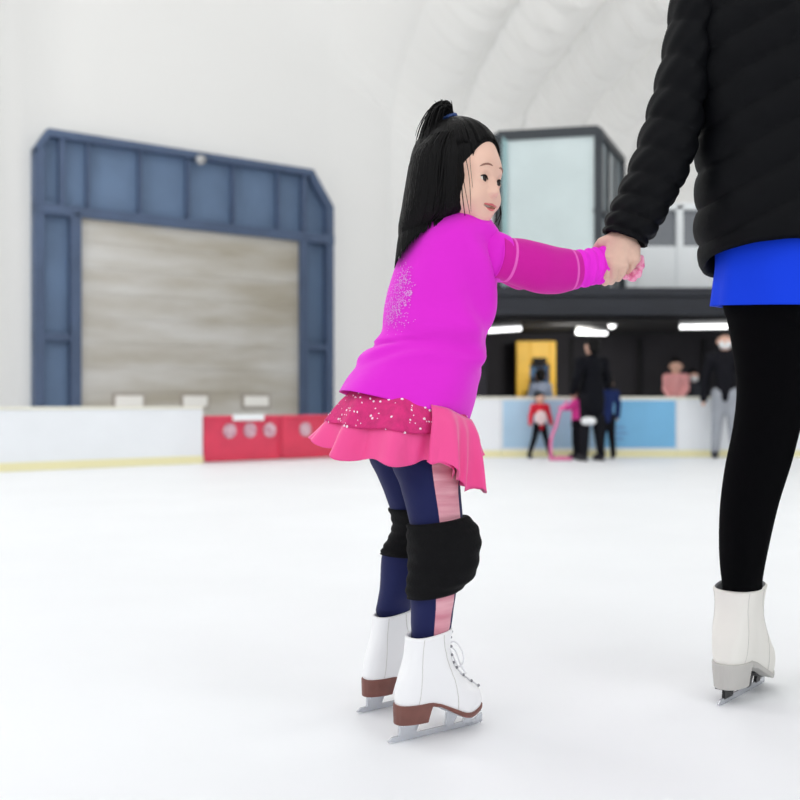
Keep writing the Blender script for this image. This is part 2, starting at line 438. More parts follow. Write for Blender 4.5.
# glass booth
A_, B_, C_ = V(rx(497,14.3),14.3,0), V(rx(598,14.0),14.0,0), V(rx(621,15.6),15.6,0)
D_ = A_+(C_-B_); zb, zt = 2.27, 4.47
root = empty('glass_booth', (A_+C_)/2+V(0,0,zb), 'glass control booth with dark frame standing on the balcony above the rink', 'booth')
def post(a, w, z0, z1, name='post', m_='glass_frame'):
    mb = MB(); mb.box(WF, (a[0]-w,a[0]+w), (a[1]-w,a[1]+w), (z0,z1)); mb.build(name, M[m_], root, smooth=False, bevel=.005)
for q in (A_, B_, C_, D_): post(q, .055, zb, zt)
post(B_+(C_-B_)*.35, .035, zb, zt); post(B_+(C_-B_)*.68, .025, zb, zt)
post(A_+(B_-A_)*.075+V(0,-.03,0), .03, zb, zt, 'mullion', 'pale_post')
def beam(a, b, z, t, name='rail'):
    e = nrm(b-a); L = np.linalg.norm(b-a); fr = (a+V(0,0,z), e, V(-e[1],e[0],0), V(0,0,1))
    mb = MB(); mb.box(fr, (-.05,L+.05), (-.06,.06), (-t,t)); mb.build(name, M['glass_frame'], root, smooth=False, bevel=.005)
for a, b in ((A_,B_),(B_,C_),(C_,D_),(D_,A_)): beam(a, b, zt, .05, 'top_rail'); beam(a, b, zb+.04, .04, 'bottom_rail')
beam(B_, C_, zb+1.1, .025, 'side_rail')
def pane(a, b, m_, name='glass_pane'):
    e = nrm(b-a); L = np.linalg.norm(b-a); fr = (a, e, V(-e[1],e[0],0), V(0,0,1))
    mb = MB(); mb.box(fr, (0,L), (-.008,.008), (zb,zt)); mb.build(name, M[m_], root, smooth=False)
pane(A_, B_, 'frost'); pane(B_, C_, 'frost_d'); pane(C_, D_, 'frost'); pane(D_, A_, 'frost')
mb = MB(); mb.raw([q+V(0,0,zt+.05) for q in (A_,B_,C_,D_)]+[q+V(0,0,zt+.1) for q in (A_,B_,C_,D_)], [(3,2,1,0),(4,5,6,7),(0,1,5,4),(1,2,6,5),(2,3,7,6),(3,0,4,7)])
mb.build('roof', M['glass_frame'], root, smooth=False)
# upper gallery right of the booth
root = empty('gallery_front', (rx(700,15), 15, 2.26), 'white gallery front with grey windows on the balcony, between booth and woman', 'gallery front')
d = 15.0; zz = lambda py: CAMZ+(403-py)/1000*d
mb = MB(); mb.box(WF, (rx(626,d),rx(850,d)), (15,15.15), (2.27,zz(246))); mb.build('parapet_panel', M['white_paint'], root, smooth=False, bevel=.01)
mb = MB()
for a, b in ((637,646),(676,683),(722,730),(770,778)): mb.box(WF, (rx(a,d),rx(b,d)), (14.97,15.12), (2.27,zz(205)))
mb.box(WF, (rx(637,d),rx(850,d)), (14.97,15.12), (zz(210),zz(203)))
mb.build('window_frame', M['white_paint'], root, smooth=False, bevel=.01)
for a, b in ((646,676),(683,722),(730,770)):
    mb = MB(); mb.box(WF, (rx(a,d),rx(b,d)), (15.05,15.08), (zz(246),zz(210))); mb.build('window_pane', M['grey_glass'], root, smooth=False)
# tube lamps under the soffit
def tube_lamp(pa, pb, pya, pyb, d0, d1, label):
    a, b = P(pa, pya, d0), P(pb, pyb, d1); a[2] = min(a[2], 1.76); b[2] = min(b[2], 1.76)
    root = empty('tube_lamp', (a+b)/2+V(0,0,.02), label, 'lamp', 'tube lamps under the balcony')
    mb = MB(); mb.tube([a+V(0,0,.04), b+V(0,0,.04)], .045, 8); mb.build('housing', M['lamp_body'], root)
    mb = MB(); mb.tube([a, b], .04, 10); mb.build('tube', M['tube'], root)
tube_lamp(488, 520, 330, 328, 14.2, 14.4, 'bright tube lamp under the balcony, just right of the girl\'s back')
tube_lamp(577, 606, 326, 325, 15.2, 15.4, 'dim short tube lamp under the balcony above the man in black')
tube_lamp(680, 728, 320, 316, 14.1, 14.0, 'bright tube lamp under the balcony beside the woman\'s hip')
mb = MB(); c = P(612, 325, 15.0); mb.tube([c+V(0,0,.06), c, c-V(0,0,.05)], [.05,.06,.03], 12)
tag(mb.build('spot_lamp', M['tube']), 'small round lamp under the balcony right of the short tube', 'lamp')

# ================================================================== SKATE
def skate(parent, heel, toe, S=1.0, Wd=1.0, adult=False, label=None):
    """heel/toe: ice points under the blade ends."""
    e = nrm(V(toe[0]-heel[0], toe[1]-heel[1], 0)); side = V(e[1], -e[0], 0)   # side = right of travel
    o = V(heel[0], heel[1], 0)+e*(.022*S)
    def T(p): p = np.asarray(p, float); return o+np.outer(p[:, 0], e)+np.outer(p[:, 1], side)+np.outer(p[:, 2], V(0,0,1))
    L = .208*S
    hb = .036*S if not adult else .040
    sx = np.array([-.1,0,.28,.33,.43,.60,.72,.85,1.0,1.1])*L
    sb = np.array([hb,hb,hb,.066*S,.063*S,.043*S,.030*S,.030*S,.040*S,.044*S])
    st = np.array([.074,.074,.075,.074,.068,.052,.040,.039,.047,.05])*S
    if adult: st[:4] = .090; st[4] = .082; sb[3] = .074; sb[4] = .070; sb[:3] = .034
    def sm(tab):
        def g_(x):
            x = np.asarray(x, float); w_ = np.clip((x/L-.45)/.1, 0, 1)*.07*L
            return sum(np.interp(x+w_*k_, sx, tab) for k_ in (-1,-.66,-.33,0,.33,.66,1))/7
        return g_
    bot, top = sm(sb), sm(st)
    ph = np.arange(56)*2*PI/56
    def outline(xb, xf, w, taper=1.0, grow=0):
        c, s_ = np.cos(ph), np.sin(ph)
        x = (xb+xf)/2*L+(xf-xb)/2*L*np.sign(c)*abs(c)**.8
        r = np.clip((x-xb*L)/((xf-xb)*L+1e-9), 0, 1)
        wid = w*(1+taper*(.20*np.exp(-((r-.68)/.2)**2)-.12*np.exp(-((r-.38)/.16)**2)-.0*r))
        y = wid*np.sign(s_)*abs(s_)**.75
        return x, y
    zc = (.205 if not adult else .248)
    lv = [(0,0,1.0,.030),(.05,-.005,1.01,.0315),(.13,.0,1.0,.033),(.24,.01,.955,.0335),(.36,.03,.83,.033),(.48,.06,.70,.032),(.60,.09,.625,.0305),(.74,.115,.60,.030),(.88,.13,.60,.031),(1.0,.14,.62,.0335)]
    if adult: lv = [(a, b*1.15, c+.02+.05*a, d*(1.0+.18*a)) for a, b, c, d in lv]
    rows = []
    lvi = catmull(np.array(lv), 4)
    for s_, xb, xf, w in lvi:
        x, y = outline(xb, xf, w*S*Wd, 1-s_)
        z = top(x)*(1-s_)+(zc+.010*(x/L-.25)*3*s_)*s_
        rows.append(np.stack([x, y, z], 1))
    G = np.array(rows)
    # turn the collar inward
    c = G[-1].mean(0)
    extra = [c+(G[-1]-c)*.93+V(0,0,.004), c+(G[-1]-c)*.84+V(0,0,0), c+(G[-1]-c)*.8-V(0,0,.03), c+(G[-1]-c)*.1-V(0,0,.035)]
    G = np.concatenate([G, np.array(extra)])
    nr = len(G)
    def mi(t, p):
        r = t*(nr-1)
        if r >= nr-4: return 1
        return 0
    mb = MB(); mb.grid(T(G.reshape(-1,3)).reshape(G.shape), mi, wrap=True, caps=(True, True))
    boot = mb.build('ice_skate', [M['leather_a' if adult else 'leather'], M['grey_lining'] if adult else M['leather']], parent)
    if label: boot['label'] = label
    # seam line
    mb = MB()
    for sg in (-1, 1):
        for f0, f1, rad in ((.16, .22, .0007), (.60, .46, .0008)):
            pts = []
            for t in np.linspace(.04, 1, 26):
                g_ = G[int(round(t*(len(lvi)-1)))]; h_ = g_[np.sign(g_[:, 1]) == sg]; h_ = h_[np.argsort(h_[:, 0])]
                xq = (f0+(f1-f0)*t+(.03*math.sin(t*5) if f0 > .5 else 0))*L
                pts.append(V(xq, np.interp(xq, h_[:, 0], h_[:, 1])+sg*.0002, np.interp(xq, h_[:, 0], h_[:, 2])))
            mb.tube(T(np.array(pts)), rad*S, 5)
    mb.build('seam', M['leather_g'], boot)
    # sole: between bot and top
    x, y = outline(-.02, 1.02, .0325*S*Wd)
    nx = 60; xs = np.linspace(-.02*L, 1.02*L, nx)
    c_ = np.clip(abs((xs-xs.mean())/(xs[-1]-xs.mean())), 0, 1)**(1/.8); r_ = (xs-xs[0])/(xs[-1]-xs[0])
    wv = .0325*S*Wd*(1+.20*np.exp(-((r_-.68)/.2)**2)-.12*np.exp(-((r_-.38)/.16)**2))*np.maximum(np.sqrt(1-c_**2), .05)**.75
    rows = []
    for q, w in zip(xs, wv):
        zb_, zt_ = bot(q), top(q)
        thick = q/L < .36
        w2 = w*.86 if thick else w*.97
        rows.append([(q,-w2,zb_),(q,-w,zb_*.25+zt_*.75),(q,-w,zt_+.001),(q,w,zt_+.001),(q,w,zb_*.25+zt_*.75),(q,w2,zb_)])
    Gs = np.array(rows)
    mb = MB(); mb.grid(T(Gs.reshape(-1,3)).reshape(Gs.shape), 0, wrap=True, caps=(True, True))
    so = mb.build('sole', [M['sole_g'] if adult else M['sole']], boot, smooth=False, bevel=.0015)
    # blade
    bl = 'steel_b' if adult else 'steel'
    fr = (o, e, side, V(0,0,1))
    bx0, bx1 = -.022*S, L*1.05
    n = 26; xs = np.linspace(bx0, bx1, n)
    lowz = .0008+.004*np.clip((xs/L-.93)/.12, 0, 1)**2+.003*np.clip((-.0-xs)/.02, 0, 1)**2
    upz = .0125*S+0*xs
    upz[0] = .006; upz[-1] = .022*S; upz[-2] = .019*S
    poly = list(zip(xs, lowz))+list(zip(xs[::-1], upz[::-1]))
    mb = MB(); mb.prism(fr, poly, (-.002,.002))
    for k in range(4): mb.prism(fr, [(bx1-.012*k,.006),(bx1-.004-.012*k,.001),(bx1-.01-.012*k,.008)], (-.002,.002))
    mb.build('blade', M['steel'], boot, smooth=False)
    mb = MB()
    def stan(xa, xb, ta, tb):
        mb.prism(fr, [(xa,.010*S),(xb,.010*S),(tb,bot(tb)+.001),(ta,bot(ta)+.001)], (-.0035*S,.0035*S))
    stan(.02*L,.17*L,.03*L,.30*L); stan(.17*L,.21*L,.28*L,.33*L); stan(.58*L,.66*L,.60*L,.74*L); stan(.80*L,.90*L,.84*L,.96*L)
    def plate(xa, xb, w):
        q = np.linspace(xa, xb, 6)
        g = np.array([[(t,-w,bot(t)-.003),(t,w,bot(t)-.003),(t,w,bot(t)+.0005),(t,-w,bot(t)+.0005)] for t in q])
        mb.grid(T(g.reshape(-1,3)).reshape(g.shape), 0, wrap=True, caps=(True, True))
    plate(.02*L,.31*L,.018*S); plate(.56*L,.96*L,.021*S)
    mb.build('blade_mount', M[bl], boot, smooth=False)
    # laces
    mb = MB(); me = MB(); fronts = []
    for t in np.linspace(.36, .97, 9):
        r = int(t*(len(lvi)-1)); g_ = G[r]; xm = g_[:, 0].max()
        row = []
        for sg in (-1, 1):
            k = np.argmin(abs(g_[:, 1]-sg*.013*S)+(g_[:, 0] < g_[:, 0].mean())*10); row.append(g_[k]+V(.002,0,.001))
        fronts.append(row)
    for i in range(len(fronts)-1):
        for a, b in ((0,1),(1,0)):
            p, q = fronts[i][a], fronts[i+1][b]; mb.tube(T(np.array([p, (p+q)/2+V(.004,0,.001), q])), .0016*S, 6)
    for row in fronts:
        for q in row: me.tube(T(np.array([q-V(.001,0,0), q+V(.0025,0,.0006)])), .003*S, 8)
    q = (fronts[-3][0]+fronts[-3][1])/2
    for sg in (-1, 1):
        pts = [q, q+V(.012,sg*.012,.008), q+V(.022,sg*.022,-.008), q+V(.028,sg*.022,-.032), q+V(.022,sg*.012,-.045), q+V(.010,sg*.006,-.018), q]
        mb.tube(T(catmull(np.array(pts)*1.0, 5)), .0017*S, 6)
        pts = [q, q+V(.015,sg*.008,-.01), q+V(.026,sg*.014,-.04), q+V(.040,sg*.014,-.062)]
        mb.tube(T(catmull(np.array(pts), 5)), .0016*S, 6)
    mb.build('laces', M['lace'], boot); me.build('eyelets', M['eyelet'], boot)
    return boot

# ================================================================== THE GIRL
GB = V(*(P(425,720,2.1)[:2]), 0)
girl = empty('person', GB, 'small girl in magenta tee, pink sequinned skirt, navy leggings and white skates, half-up black hair', 'person')

# head frame
yaw = math.radians(37)
HF = V(math.cos(yaw), -math.sin(yaw), 0); HL = V(math.sin(yaw), math.cos(yaw), 0); HU = V(0,0,1)
HC = P(461.5, 175, 2.10)
pit = math.radians(2); HF, HU = nrm(HF*math.cos(pit)+HU*math.sin(pit)), nrm(HU*math.cos(pit)-HF*math.sin(pit))
def hd2w(p): p = np.atleast_2d(np.asarray(p, float)); return HC+np.outer(p[:,0],HF)+np.outer(p[:,1],HL)+np.outer(p[:,2],HU)
def head_sdf(X, Y, Z):
    Ya = abs(Y)
    d = ell(X,Y,Z,(-.012,0,.032),(.090,.074,.080))
    d = smin(d, ell(X,Y,Z,(.017,0,-.038),(.060,.061,.066)), .03)
    d = smin(d, ell(X,Ya,Z,(.042,.034,-.056),(.026,.027,.026)), .018)        # cheeks
    d = smin(d, ell(X,Y,Z,(.046,0,-.094),(.018,.020,.015)), .022)            # chin
    d = smin(d, ell(X,Y,Z,(.050,0,-.074),(.018,.030,.018)), .016)            # muzzle
    d = smin(d, ell(X,Y,Z,(.060,0,.004),(.018,.045,.026)), .03)               # brow
    d = smin(d, cap(X,Y,Z,(.070,0,-.024),(.081,0,-.047),.006,.0085), .012)   # nose
    d = smin(d, ell(X,Ya,Z,(.0755,.0090,-.051),(.006,.0055,.005)), .006)
    d = smax(d, -ell(X,Ya,Z,(.084,.0275,-.024),(.016,.014,.010)), .010)      # sockets
    d = smin(d, ell(X,Ya,Z,(.0615,.0275,-.024),(.0145,.0155,.0125)), .005)   # lids
    zz = Z+.024-.16*(Ya-.0275)                                               # almond opening
    d = smax(d, -ell(X,Ya,zz,(.080,.0280,-.0005),(.016,.0122,.0054)), .0015)
    zm = Z+.0785-6.0*Y*Y
    d = smax(d, -ell(X,Y,zm,(.072,0,0),(.024,.023,.0050)), .0015)           # mouth
    d = smin(d, cap(X,Y,Z,(-.02,0,-.05),(-.035,0,-.17),.040,.040), .02)      # neck
    d = smin(d, ell(X,Ya,Z,(-.008,.073,-.012),(.018,.008,.026)), .005)       # ears
    return d
v, f = surfnet(head_sdf, (-.115,-.09,-.19), (.105,.09,.125), .0018)
body = MB(); body.raw(hd2w(v), f)
# limbs and trunk under the clothes (hands are in the glove)
hipC = P(408,418,2.12); chest = P(448,262,2.13); neck = P(456,218,2.12)
sR, sL = P(474,252,2.10), P(474,250,2.18)
trunk = [[(hipC,.08),(P(425,350,2.12),.070),(chest,.068),(P(452,242,2.125),.045),(neck,.035)],
         [(sR,.025),(chest,.05),(sL,.025)],
         [(sR,.025),(P(538,268,2.11),.026),(P(604,264,2.165),.018)],
         [(sL,.03),(P(520,275,2.27),.026),(P(556,262,2.30),.018)],
         [(P(425,425,2.09),.055),(P(437,530,2.06),.034),(P(434,565,2.055),.034),(P(431,640,2.06),.024),(P(432,685,2.06),.022)],
         [(P(395,425,2.18),.055),(P(413,530,2.2),.030),(P(404,565,2.22),.030),(P(393,612,2.25),.016),(P(393,650,2.255),.014)]]
sdf_add(body, trunk, .03, .008)
# girl's right hand (inside the lace glove) and left hand
def hand_chains(base, fing, thumb, palm):
    ch = [[(a, r) for a, r in palm_] for palm_ in palm]
    return ch+fing+[thumb]
wr = P(603,264,2.168)
gp = [[(wr,.017),(P(620,260,2.168),.012)],[(wr,.017),(P(621,266,2.168),.013)],[(wr,.016),(P(620,272,2.168),.012)]]
gf = [[(P(620,259,2.166),.0085),(P(633,256,2.162),.0075),(P(641,258,2.158),.0068),(P(642,266,2.155),.006)],
      [(P(621,264,2.166),.0085),(P(634,263,2.160),.0075),(P(640,267,2.154),.0068),(P(639,275,2.150),.006)],
      [(P(621,269,2.166),.0085),(P(631,270,2.158),.0072),(P(636,274,2.152),.0065),(P(634,279,2.15),.006)],
      [(P(619,273,2.166),.0075),(P(627,276,2.158),.0065),(P(631,279,2.154),.0058)]]
gt = [[(P(611,262,2.16),.009),(P(618,272,2.15),.0075),(P(625,277,2.146),.0065)]]
sdf_add(body, [[(a, r-.002) for a, r in c] for c in gp+gf+gt], .006, .0028)
lh = P(558,262,2.302)
lf = [[(lh,.016),(lh+V(.04,.0,.0),.014)]]+[[(lh+V(.04,0,.012-.009*k),.0075),(lh+V(.062-.003*k,-.004,.010-.009*k),.0068),(lh+V(.070-.003*k,-.02,.006-.009*k),.006)] for k in range(4)]+[[(lh+V(.015,-.01,.01),.008),(lh+V(.035,-.026,.012),.0068)]]
sdf_add(body, lf, .006, .003)
bodyo = body.build('body', M['skin_c'], girl)
mb = MB(); sdf_add(mb, gp+gf+gt, .0055, .0022); mb.build('lace_glove', M['glove'], girl, smooth=True)

# face parts
for sg in (-1, 1):
    c = V(.0625, sg*.0272, -.0245)
    mb = MB(); v, f = surfnet(lambda X,Y,Z: ell(X,Y,Z,c,(.0125,.0125,.0115)), c-.016, c+.016, .0016); mb.raw(hd2w(v), f)
    ey = mb.build('eye', M['eye_w'], girl)
    ci = c+V(.0085, -sg*0.0+.0008, .0002)
    mb = MB(); v, f = surfnet(lambda X,Y,Z: ell(X,Y,Z,ci,(.0052,.0080,.0078)), ci-.011, ci+.011, .0011); mb.raw(hd2w(v), f); mb.build('iris', M['iris'], ey)
    # lash line
    mb = MB(); pts = []
    for t in np.linspace(-1, 1, 11):
        y = c[1]+t*.0125; z = -.0238+.0050*(1-t*t)+.16*(abs(y)-.0275)
        x = .0755-.0035*t*t-.10*(abs(y)-.0275)-.12*max(0,abs(y)-.0275)
        pts.append((x, y, z))
    mb.tube(hd2w(pts), [.0007+.0012*(1-t*t) for t in np.linspace(-1,1,11)], 6); mb.build('eyelashes', M['hair'], girl)
    mb = MB(); pts = []
    for t in np.linspace(-1, 1, 11):
        y = sg*(.028+t*.0155)
        z = -.0005+.0045*(1-t*t)-.002*t
        # project on the face surface
        xs = np.linspace(.04, .1, 120); dd = head_sdf(xs, np.full(120, y), np.full(120, z)); x = xs[np.argmax(dd > 0)]
        pts.append((x-.0002, y, z))
    mb.tube(hd2w(pts), [.0004+.0014*(1-t**4) for t in np.linspace(-1,1,11)], 6, flatten=1.2); mb.build('eyebrow', M['brow'], girl)
def facex(y, z):
    xs = np.linspace(.04, .11, 160); dd = head_sdf(xs, np.full(160, y), np.full(160, z)); return xs[np.argmax(dd > 0)]
mb = MB()
for s_, off_ in ((1,.0046),(-1,-.0062)):
    pts = []; rr = []
    for t in np.linspace(-1, 1, 13):
        y = t*.0235; zm = -.0785+6*y*y
        z = zm+off_*(1-t*t)**.6+(.0008*math.cos(t*PI*2) if s_ > 0 else 0)
        pts.append((facex(y, zm+s_*.0065)-.0012-.001*t*t, y, z)); rr.append(.0008+.0015*(1-t*t))
    mb.tube(hd2w(pts), rr, 7)
mb.build('lips', M['lip'], girl)
mb = MB(); v, f = surfnet(lambda X,Y,Z: ell(X,Y,Z+.0785-6*Y*Y,(.047,0,0),(.0125,.021,.007)), (.035,-.026,-.094), (.078,.026,-.060), .0015); mb.raw(hd2w(v), f); mb.build('mouth', M['mouth'], girl)
mb = MB(); v, f = surfnet(lambda X,Y,Z: ell(X,Y,Z+.0785-6*Y*Y,(.0545,0,.0032),(.0095,.0160,.0028)), (.04,-.018,-.092), (.08,.018,-.066), .001); mb.raw(hd2w(v), f); mb.build('teeth', M['teeth'], girl)

# hair
def hair_sdf(X, Y, Z):
    d = ell(X,Y,Z,(-.016,0,.034),(.097,.083,.087))
    d = smin(d, ell(X,Y,Z,(-.045,0,-.01),(.062,.080,.075)), .03)
    d = smax(d, -ell(X,Y,Z,(.143,0,-.030),(.092,.175,.127)), .006)
    d = smax(d, -(Z+.085), .01)
    return d
v, f = surfnet(hair_sdf, (-.13,-.10,-.10), (.105,.10,.14), .003)
hair = MB(); hair.raw(hd2w(v), f)
HD = 2.095
cur = [ringpx((428,140),(471,136),HD,.060), ringpx((413,158),(471,150),HD,.072), ringpx((407,185),(471,176),HD,.078),
       ringpx((403,210),(472,198),HD,.074), ringpx((400,226),(471,211),HD+.005,.062), ringpx((400,236),(460,216),HD+.01,.05)]
gC = loftgrid(cur, 64, 8, ex=.78, disp=lambda T,PH,Gd: .0018*np.sin(PH*23+3*np.sin(PH*5))+.001*np.sin(PH*51))
hair.grid(gC, 0, wrap=True, caps=(True, True))
rc = catmull(cur, 8)
tieP = P(441,121,2.09)
def surf_cur(t, phi):
    i = t*(len(rc)-1); a = int(min(i, len(rc)-2)); w = i-a; q = rc[a]*(1-w)+rc[a+1]*w
    cq, sq = math.cos(phi), math.sin(phi); cq = math.copysign(abs(cq)**.78, cq); sq = math.copysign(abs(sq)**.78, sq)
    return q[:3]+q[3:6]*cq*1.015+q[6:9]*sq*1.03
for k in range(430):
    phi = rng.uniform(0, 2*PI); 
    if rng.rand() < .7: phi = rng.uniform(PI*.95, 2*PI*.99)
    pts = []
    for t in np.linspace(rng.uniform(0,.2), 1, 9): pts.append(surf_cur(t, phi+.06*math.sin(3*t+k)))
    e = pts[-1]; rel = (1-math.cos(phi))/2      # 1 = back-left side
    if math.sin(phi) < .3:
        ln = 4+28*rel**2.5*rng.uniform(.7,1.05)
    else: ln = 15*rng.uniform(.3,1)
    dx = -ln*.16
    for q in (.35,.7,1):
        pts.append(e+V(dx*q*.0021, -.006*q*(math.sin(phi) < 0), -ln*q*.0021))
    r = rng.uniform(.0014,.0028); hair.tube(pts, [r*.8]+[r]*(len(pts)-3)+[r*.6, r*.15], 5)
# swept strands over the scalp to the tie
for k in range(260):
    y0 = rng.uniform(-.074,.074); zz0 = rng.uniform(-.005,.085)
    # start at the hairline
    th = rng.uniform(-1.35, 1.35)
    yy = .080*math.sin(th); al = np.linspace(PI/2, -.5, 90); k_ = math.sqrt(1-(yy/.0845)**2)
    xx_, zz_ = -.016+.0985*k_*np.cos(al), .034+.0885*k_*np.sin(al)
    ins_ = ((xx_-.143)/.092)**2+(yy/.175)**2+((zz_+.030)/.127)**2 < 1
    q_ = max(0, (int(np.argmax(ins_)) if ins_.any() else 60)-1); p0 = V(xx_[q_], yy, zz_[q_])
    tl = V(-.016, -.010, .123)
    pts = []
    for t in np.linspace(0, 1, 9):
        q = p0*(1-t)+tl*t; dirv = q-V(-.016,0,.034)
        rad = 1/math.sqrt((dirv[0]/.0985)**2+(dirv[1]/.0845)**2+(dirv[2]/.0885)**2)
        q2 = V(-.016,0,.034)+dirv*rad
        if t > .85: q2 = q2*(1-(t-.85)/.15)+tl*((t-.85)/.15)
        pts.append(q2)
    r = rng.uniform(.001,.0019); hair.tube(hd2w(pts), [r*.3]+[r]*7+[r], 5)
# pony tuft falling back and spikes
tw = hd2w([(-.018,-.010,.125)])[0]
for k in range(130):
    a = rng.uniform(-.9,.9)
    ex = rng.uniform(12,29); top_ = rng.uniform(4,15); endy = rng.uniform(20,60)
    e0 = tw+V(rng.uniform(-.008,.008), rng.uniform(-.01,.01), 0)
    pts = [e0, e0+V(-.2*ex*.0021, a*.012, top_*.0021), e0+V(-.65*ex*.0021, a*.03, top_*.0021*.5), e0+V(-ex*.0021, a*.045, -endy*.5*.0021), e0+V(-1.12*ex*.0021, a*.05, -endy*.0021)]
    pts = catmull(np.array(pts), 4); r = rng.uniform(.0012,.002)
    hair.tube(pts, list(np.linspace(r*1.2, r*.25, len(pts))), 5)
for k in range(34):
    a = rng.uniform(-1,.55); h_ = rng.uniform(.022,.042)
    e0 = tw+V(rng.uniform(-.006,.006), rng.uniform(-.006,.006), -.004)
    pts = catmull(np.array([e0, e0+V(a*.010-.004, rng.uniform(-.01,.01), h_*.55), e0+V(a*.02-.010, rng.uniform(-.014,.014), h_)]), 4)
    hair.tube(pts, list(np.linspace(.0022,.0003, len(pts))), 5)
# loose strands on the cheek
for (xa, ya, xb, yb, xc, yc, dd, r) in ((463,146,469,176,471,212,2.018,.0008),(462,152,464,182,470,214,2.012,.0010),(470,139,470,160,473,190,2.018,.0006),(461,160,462,190,465,216,2.012,.0016),(499,203,500,214,496,222,2.12,.0016),(500,206,501,216,498,226,2.125,.0018),(497,212,496,220,493,226,2.11,.0012),(483,136,494,138,504,146,2.09,.0005),(476,134,490,133,500,140,2.09,.0005)):
    pts = catmull(np.array([P(xa,ya,dd), P(xb,yb,dd-.003), P(xc,yc,dd+.003)]), 6)
    hair.tube(pts, list(np.linspace(r, r*.5, len(pts))), 5)
hair.build('hair', M['hair'], girl)
mb = MB(); ring = [tw+V(.0125*math.cos(a), .0125*math.sin(a), .0035*math.cos(a)-.002) for a in np.linspace(0, 2*PI, 20)]
mb.tube(ring, .004, 8); mb.tube([tw+V(.008,-.012,-.004), tw+V(.010,-.016,.003)], [.005,.004], 8); mb.build('hair_tie', M['tie'], girl)

# tee
teeR = [ringpx((440,214),(486,217),2.115,.050), ringpx((428,220),(493,223),2.12,.072), ringpx((412,236),(500,236),2.125,.094),
        ringpx((398,260),(500,258),2.13,.100), ringpx((388,290),(497,286),2.13,.098), ringpx((383,322),(492,322),2.13,.092),
        ringpx((373,342),(487,348),2.13,.092,-.006), ringpx((358,364),(481,374),2.13,.100,-.016), ringpx((347,378),(476,398),2.13,.116,-.010), ringpx((338,391),(467,424),2.13,.124,-.010)]
def tee_d(T, PH, Gd):
    w = .006*np.sin(T*26+1.4*np.sin(PH*2+1))*np.exp(-((T-.62)/.13)**2)
    w += .004*np.sin(PH*5+T*7)*np.clip(T-.5, 0, 1)*2
    w += -.010*np.exp(-(((T-.66)+.03*np.cos(PH*1.0))/.014)**2)*np.clip(.8-np.cos(PH+.6), 0, 1)
    w += .005*np.sin(T*40+PH*3+1.5*np.sin(PH*3))*np.exp(-((T-.74)/.06)**2)
    w += .010*np.sin(T*26-PH*5)*np.exp(-((PH-5.5)/.6)**2)*np.exp(-((T-.45)/.25)**2)
    return w
gT = loftgrid(teeR, 72, 8, tee_d)
cc = gT[-1].mean(0); gT2 = np.concatenate([gT, [cc+(gT[-1]-cc)*.975+V(0,0,.002)], [cc+(gT[-1]-cc)*.90+V(0,0,.02)]])
tee = MB(); tee.grid(gT2, 0, wrap=True, caps=(True, False))
ax = V(.26,.09,0)
def sring(t, b, d, hd):
    a, c = P(t[0],t[1],d), P(b[0],b[1],d); return np.concatenate([(a+c)/2, (c-a)/2, V(-.33,.94,0)*hd])
slv = [sring((470,232),(468,272),2.11,.035), sring((486,229),(482,280),2.10,.044), sring((498,232),(494,281),2.09,.048), sring((507,236),(501,280),2.083,.046)]
gs = loftgrid(slv, 40, 6); cc = gs[-1].mean(0)
gs = np.concatenate([gs, [cc+(gs[-1]-cc)*.95], [cc+(gs[-1]-cc)*.93-V(.02,0,0)]])
tee.grid(gs, 0, wrap=True, caps=(True, False))
slf = [[(sL,.044),(P(498,262,2.24),.046)]]; sdf_add(tee, slf, .02, .007)
teeo = tee.build('tee_shirt', M['tee'], girl)
# collar
mb = MB(); mb.tube([P(463,216.5,2.115)+V(.050*math.cos(a), .053*math.sin(a), .003*math.cos(a)) for a in np.linspace(0, 2*PI, 40)], .0045, 8); mb.build('collar', M['tee'], teeo)
# glitter print
mb = MB(); ir = gT.shape[0]; cnt = 0
def tee_pt(px, py):
    # nearest front surface sample of the shirt for a print coordinate
    x = (px-400)/1000; z = (403-py)/1000
    near = gT[:, 36:, :]; q = np.stack([near[..., 0]/near[..., 1], (near[..., 2]-CAMZ)/near[..., 1]], -1)
    k = np.argmin(((q-np.array([x, z]))**2).sum(-1)); i, j = divmod(k, near.shape[1]); return near[i, j], gT[i].mean(0)
for k in range(900):
    t = rng.rand()**.8; w = 6+14*t*(1-t*.4)
    cx = 404-16*t+4*math.sin(t*9); cy = 268+58*t
    px = cx+rng.randn()*w*.55; py = cy+rng.randn()*4
    if t > .45 and rng.rand() < .5: a = rng.uniform(0,1); px = 388+a*24; py = 318-a*26+2.5*math.sin(a*20)+rng.randn()*1.5
    if px < 384: continue
    p, c = tee_pt(px, py); nr_ = nrm(p-c)
    e1 = nrm(np.cross(nr_, V(0,0,1))); e2 = np.cross(nr_, e1); r = rng.uniform(.0006,.0016)
    p = p+e1*rng.uniform(-.006,.006)+e2*rng.uniform(-.006,.006)+nr_*.0009
    mb.raw([p+e1*r, p+e2*r, p-e1*r, p-e2*r, p+nr_*r*.5], [(0,1,4),(1,2,4),(2,3,4),(3,0,4)])
mb.build('glitter_print', M['glitter'], teeo, smooth=False)

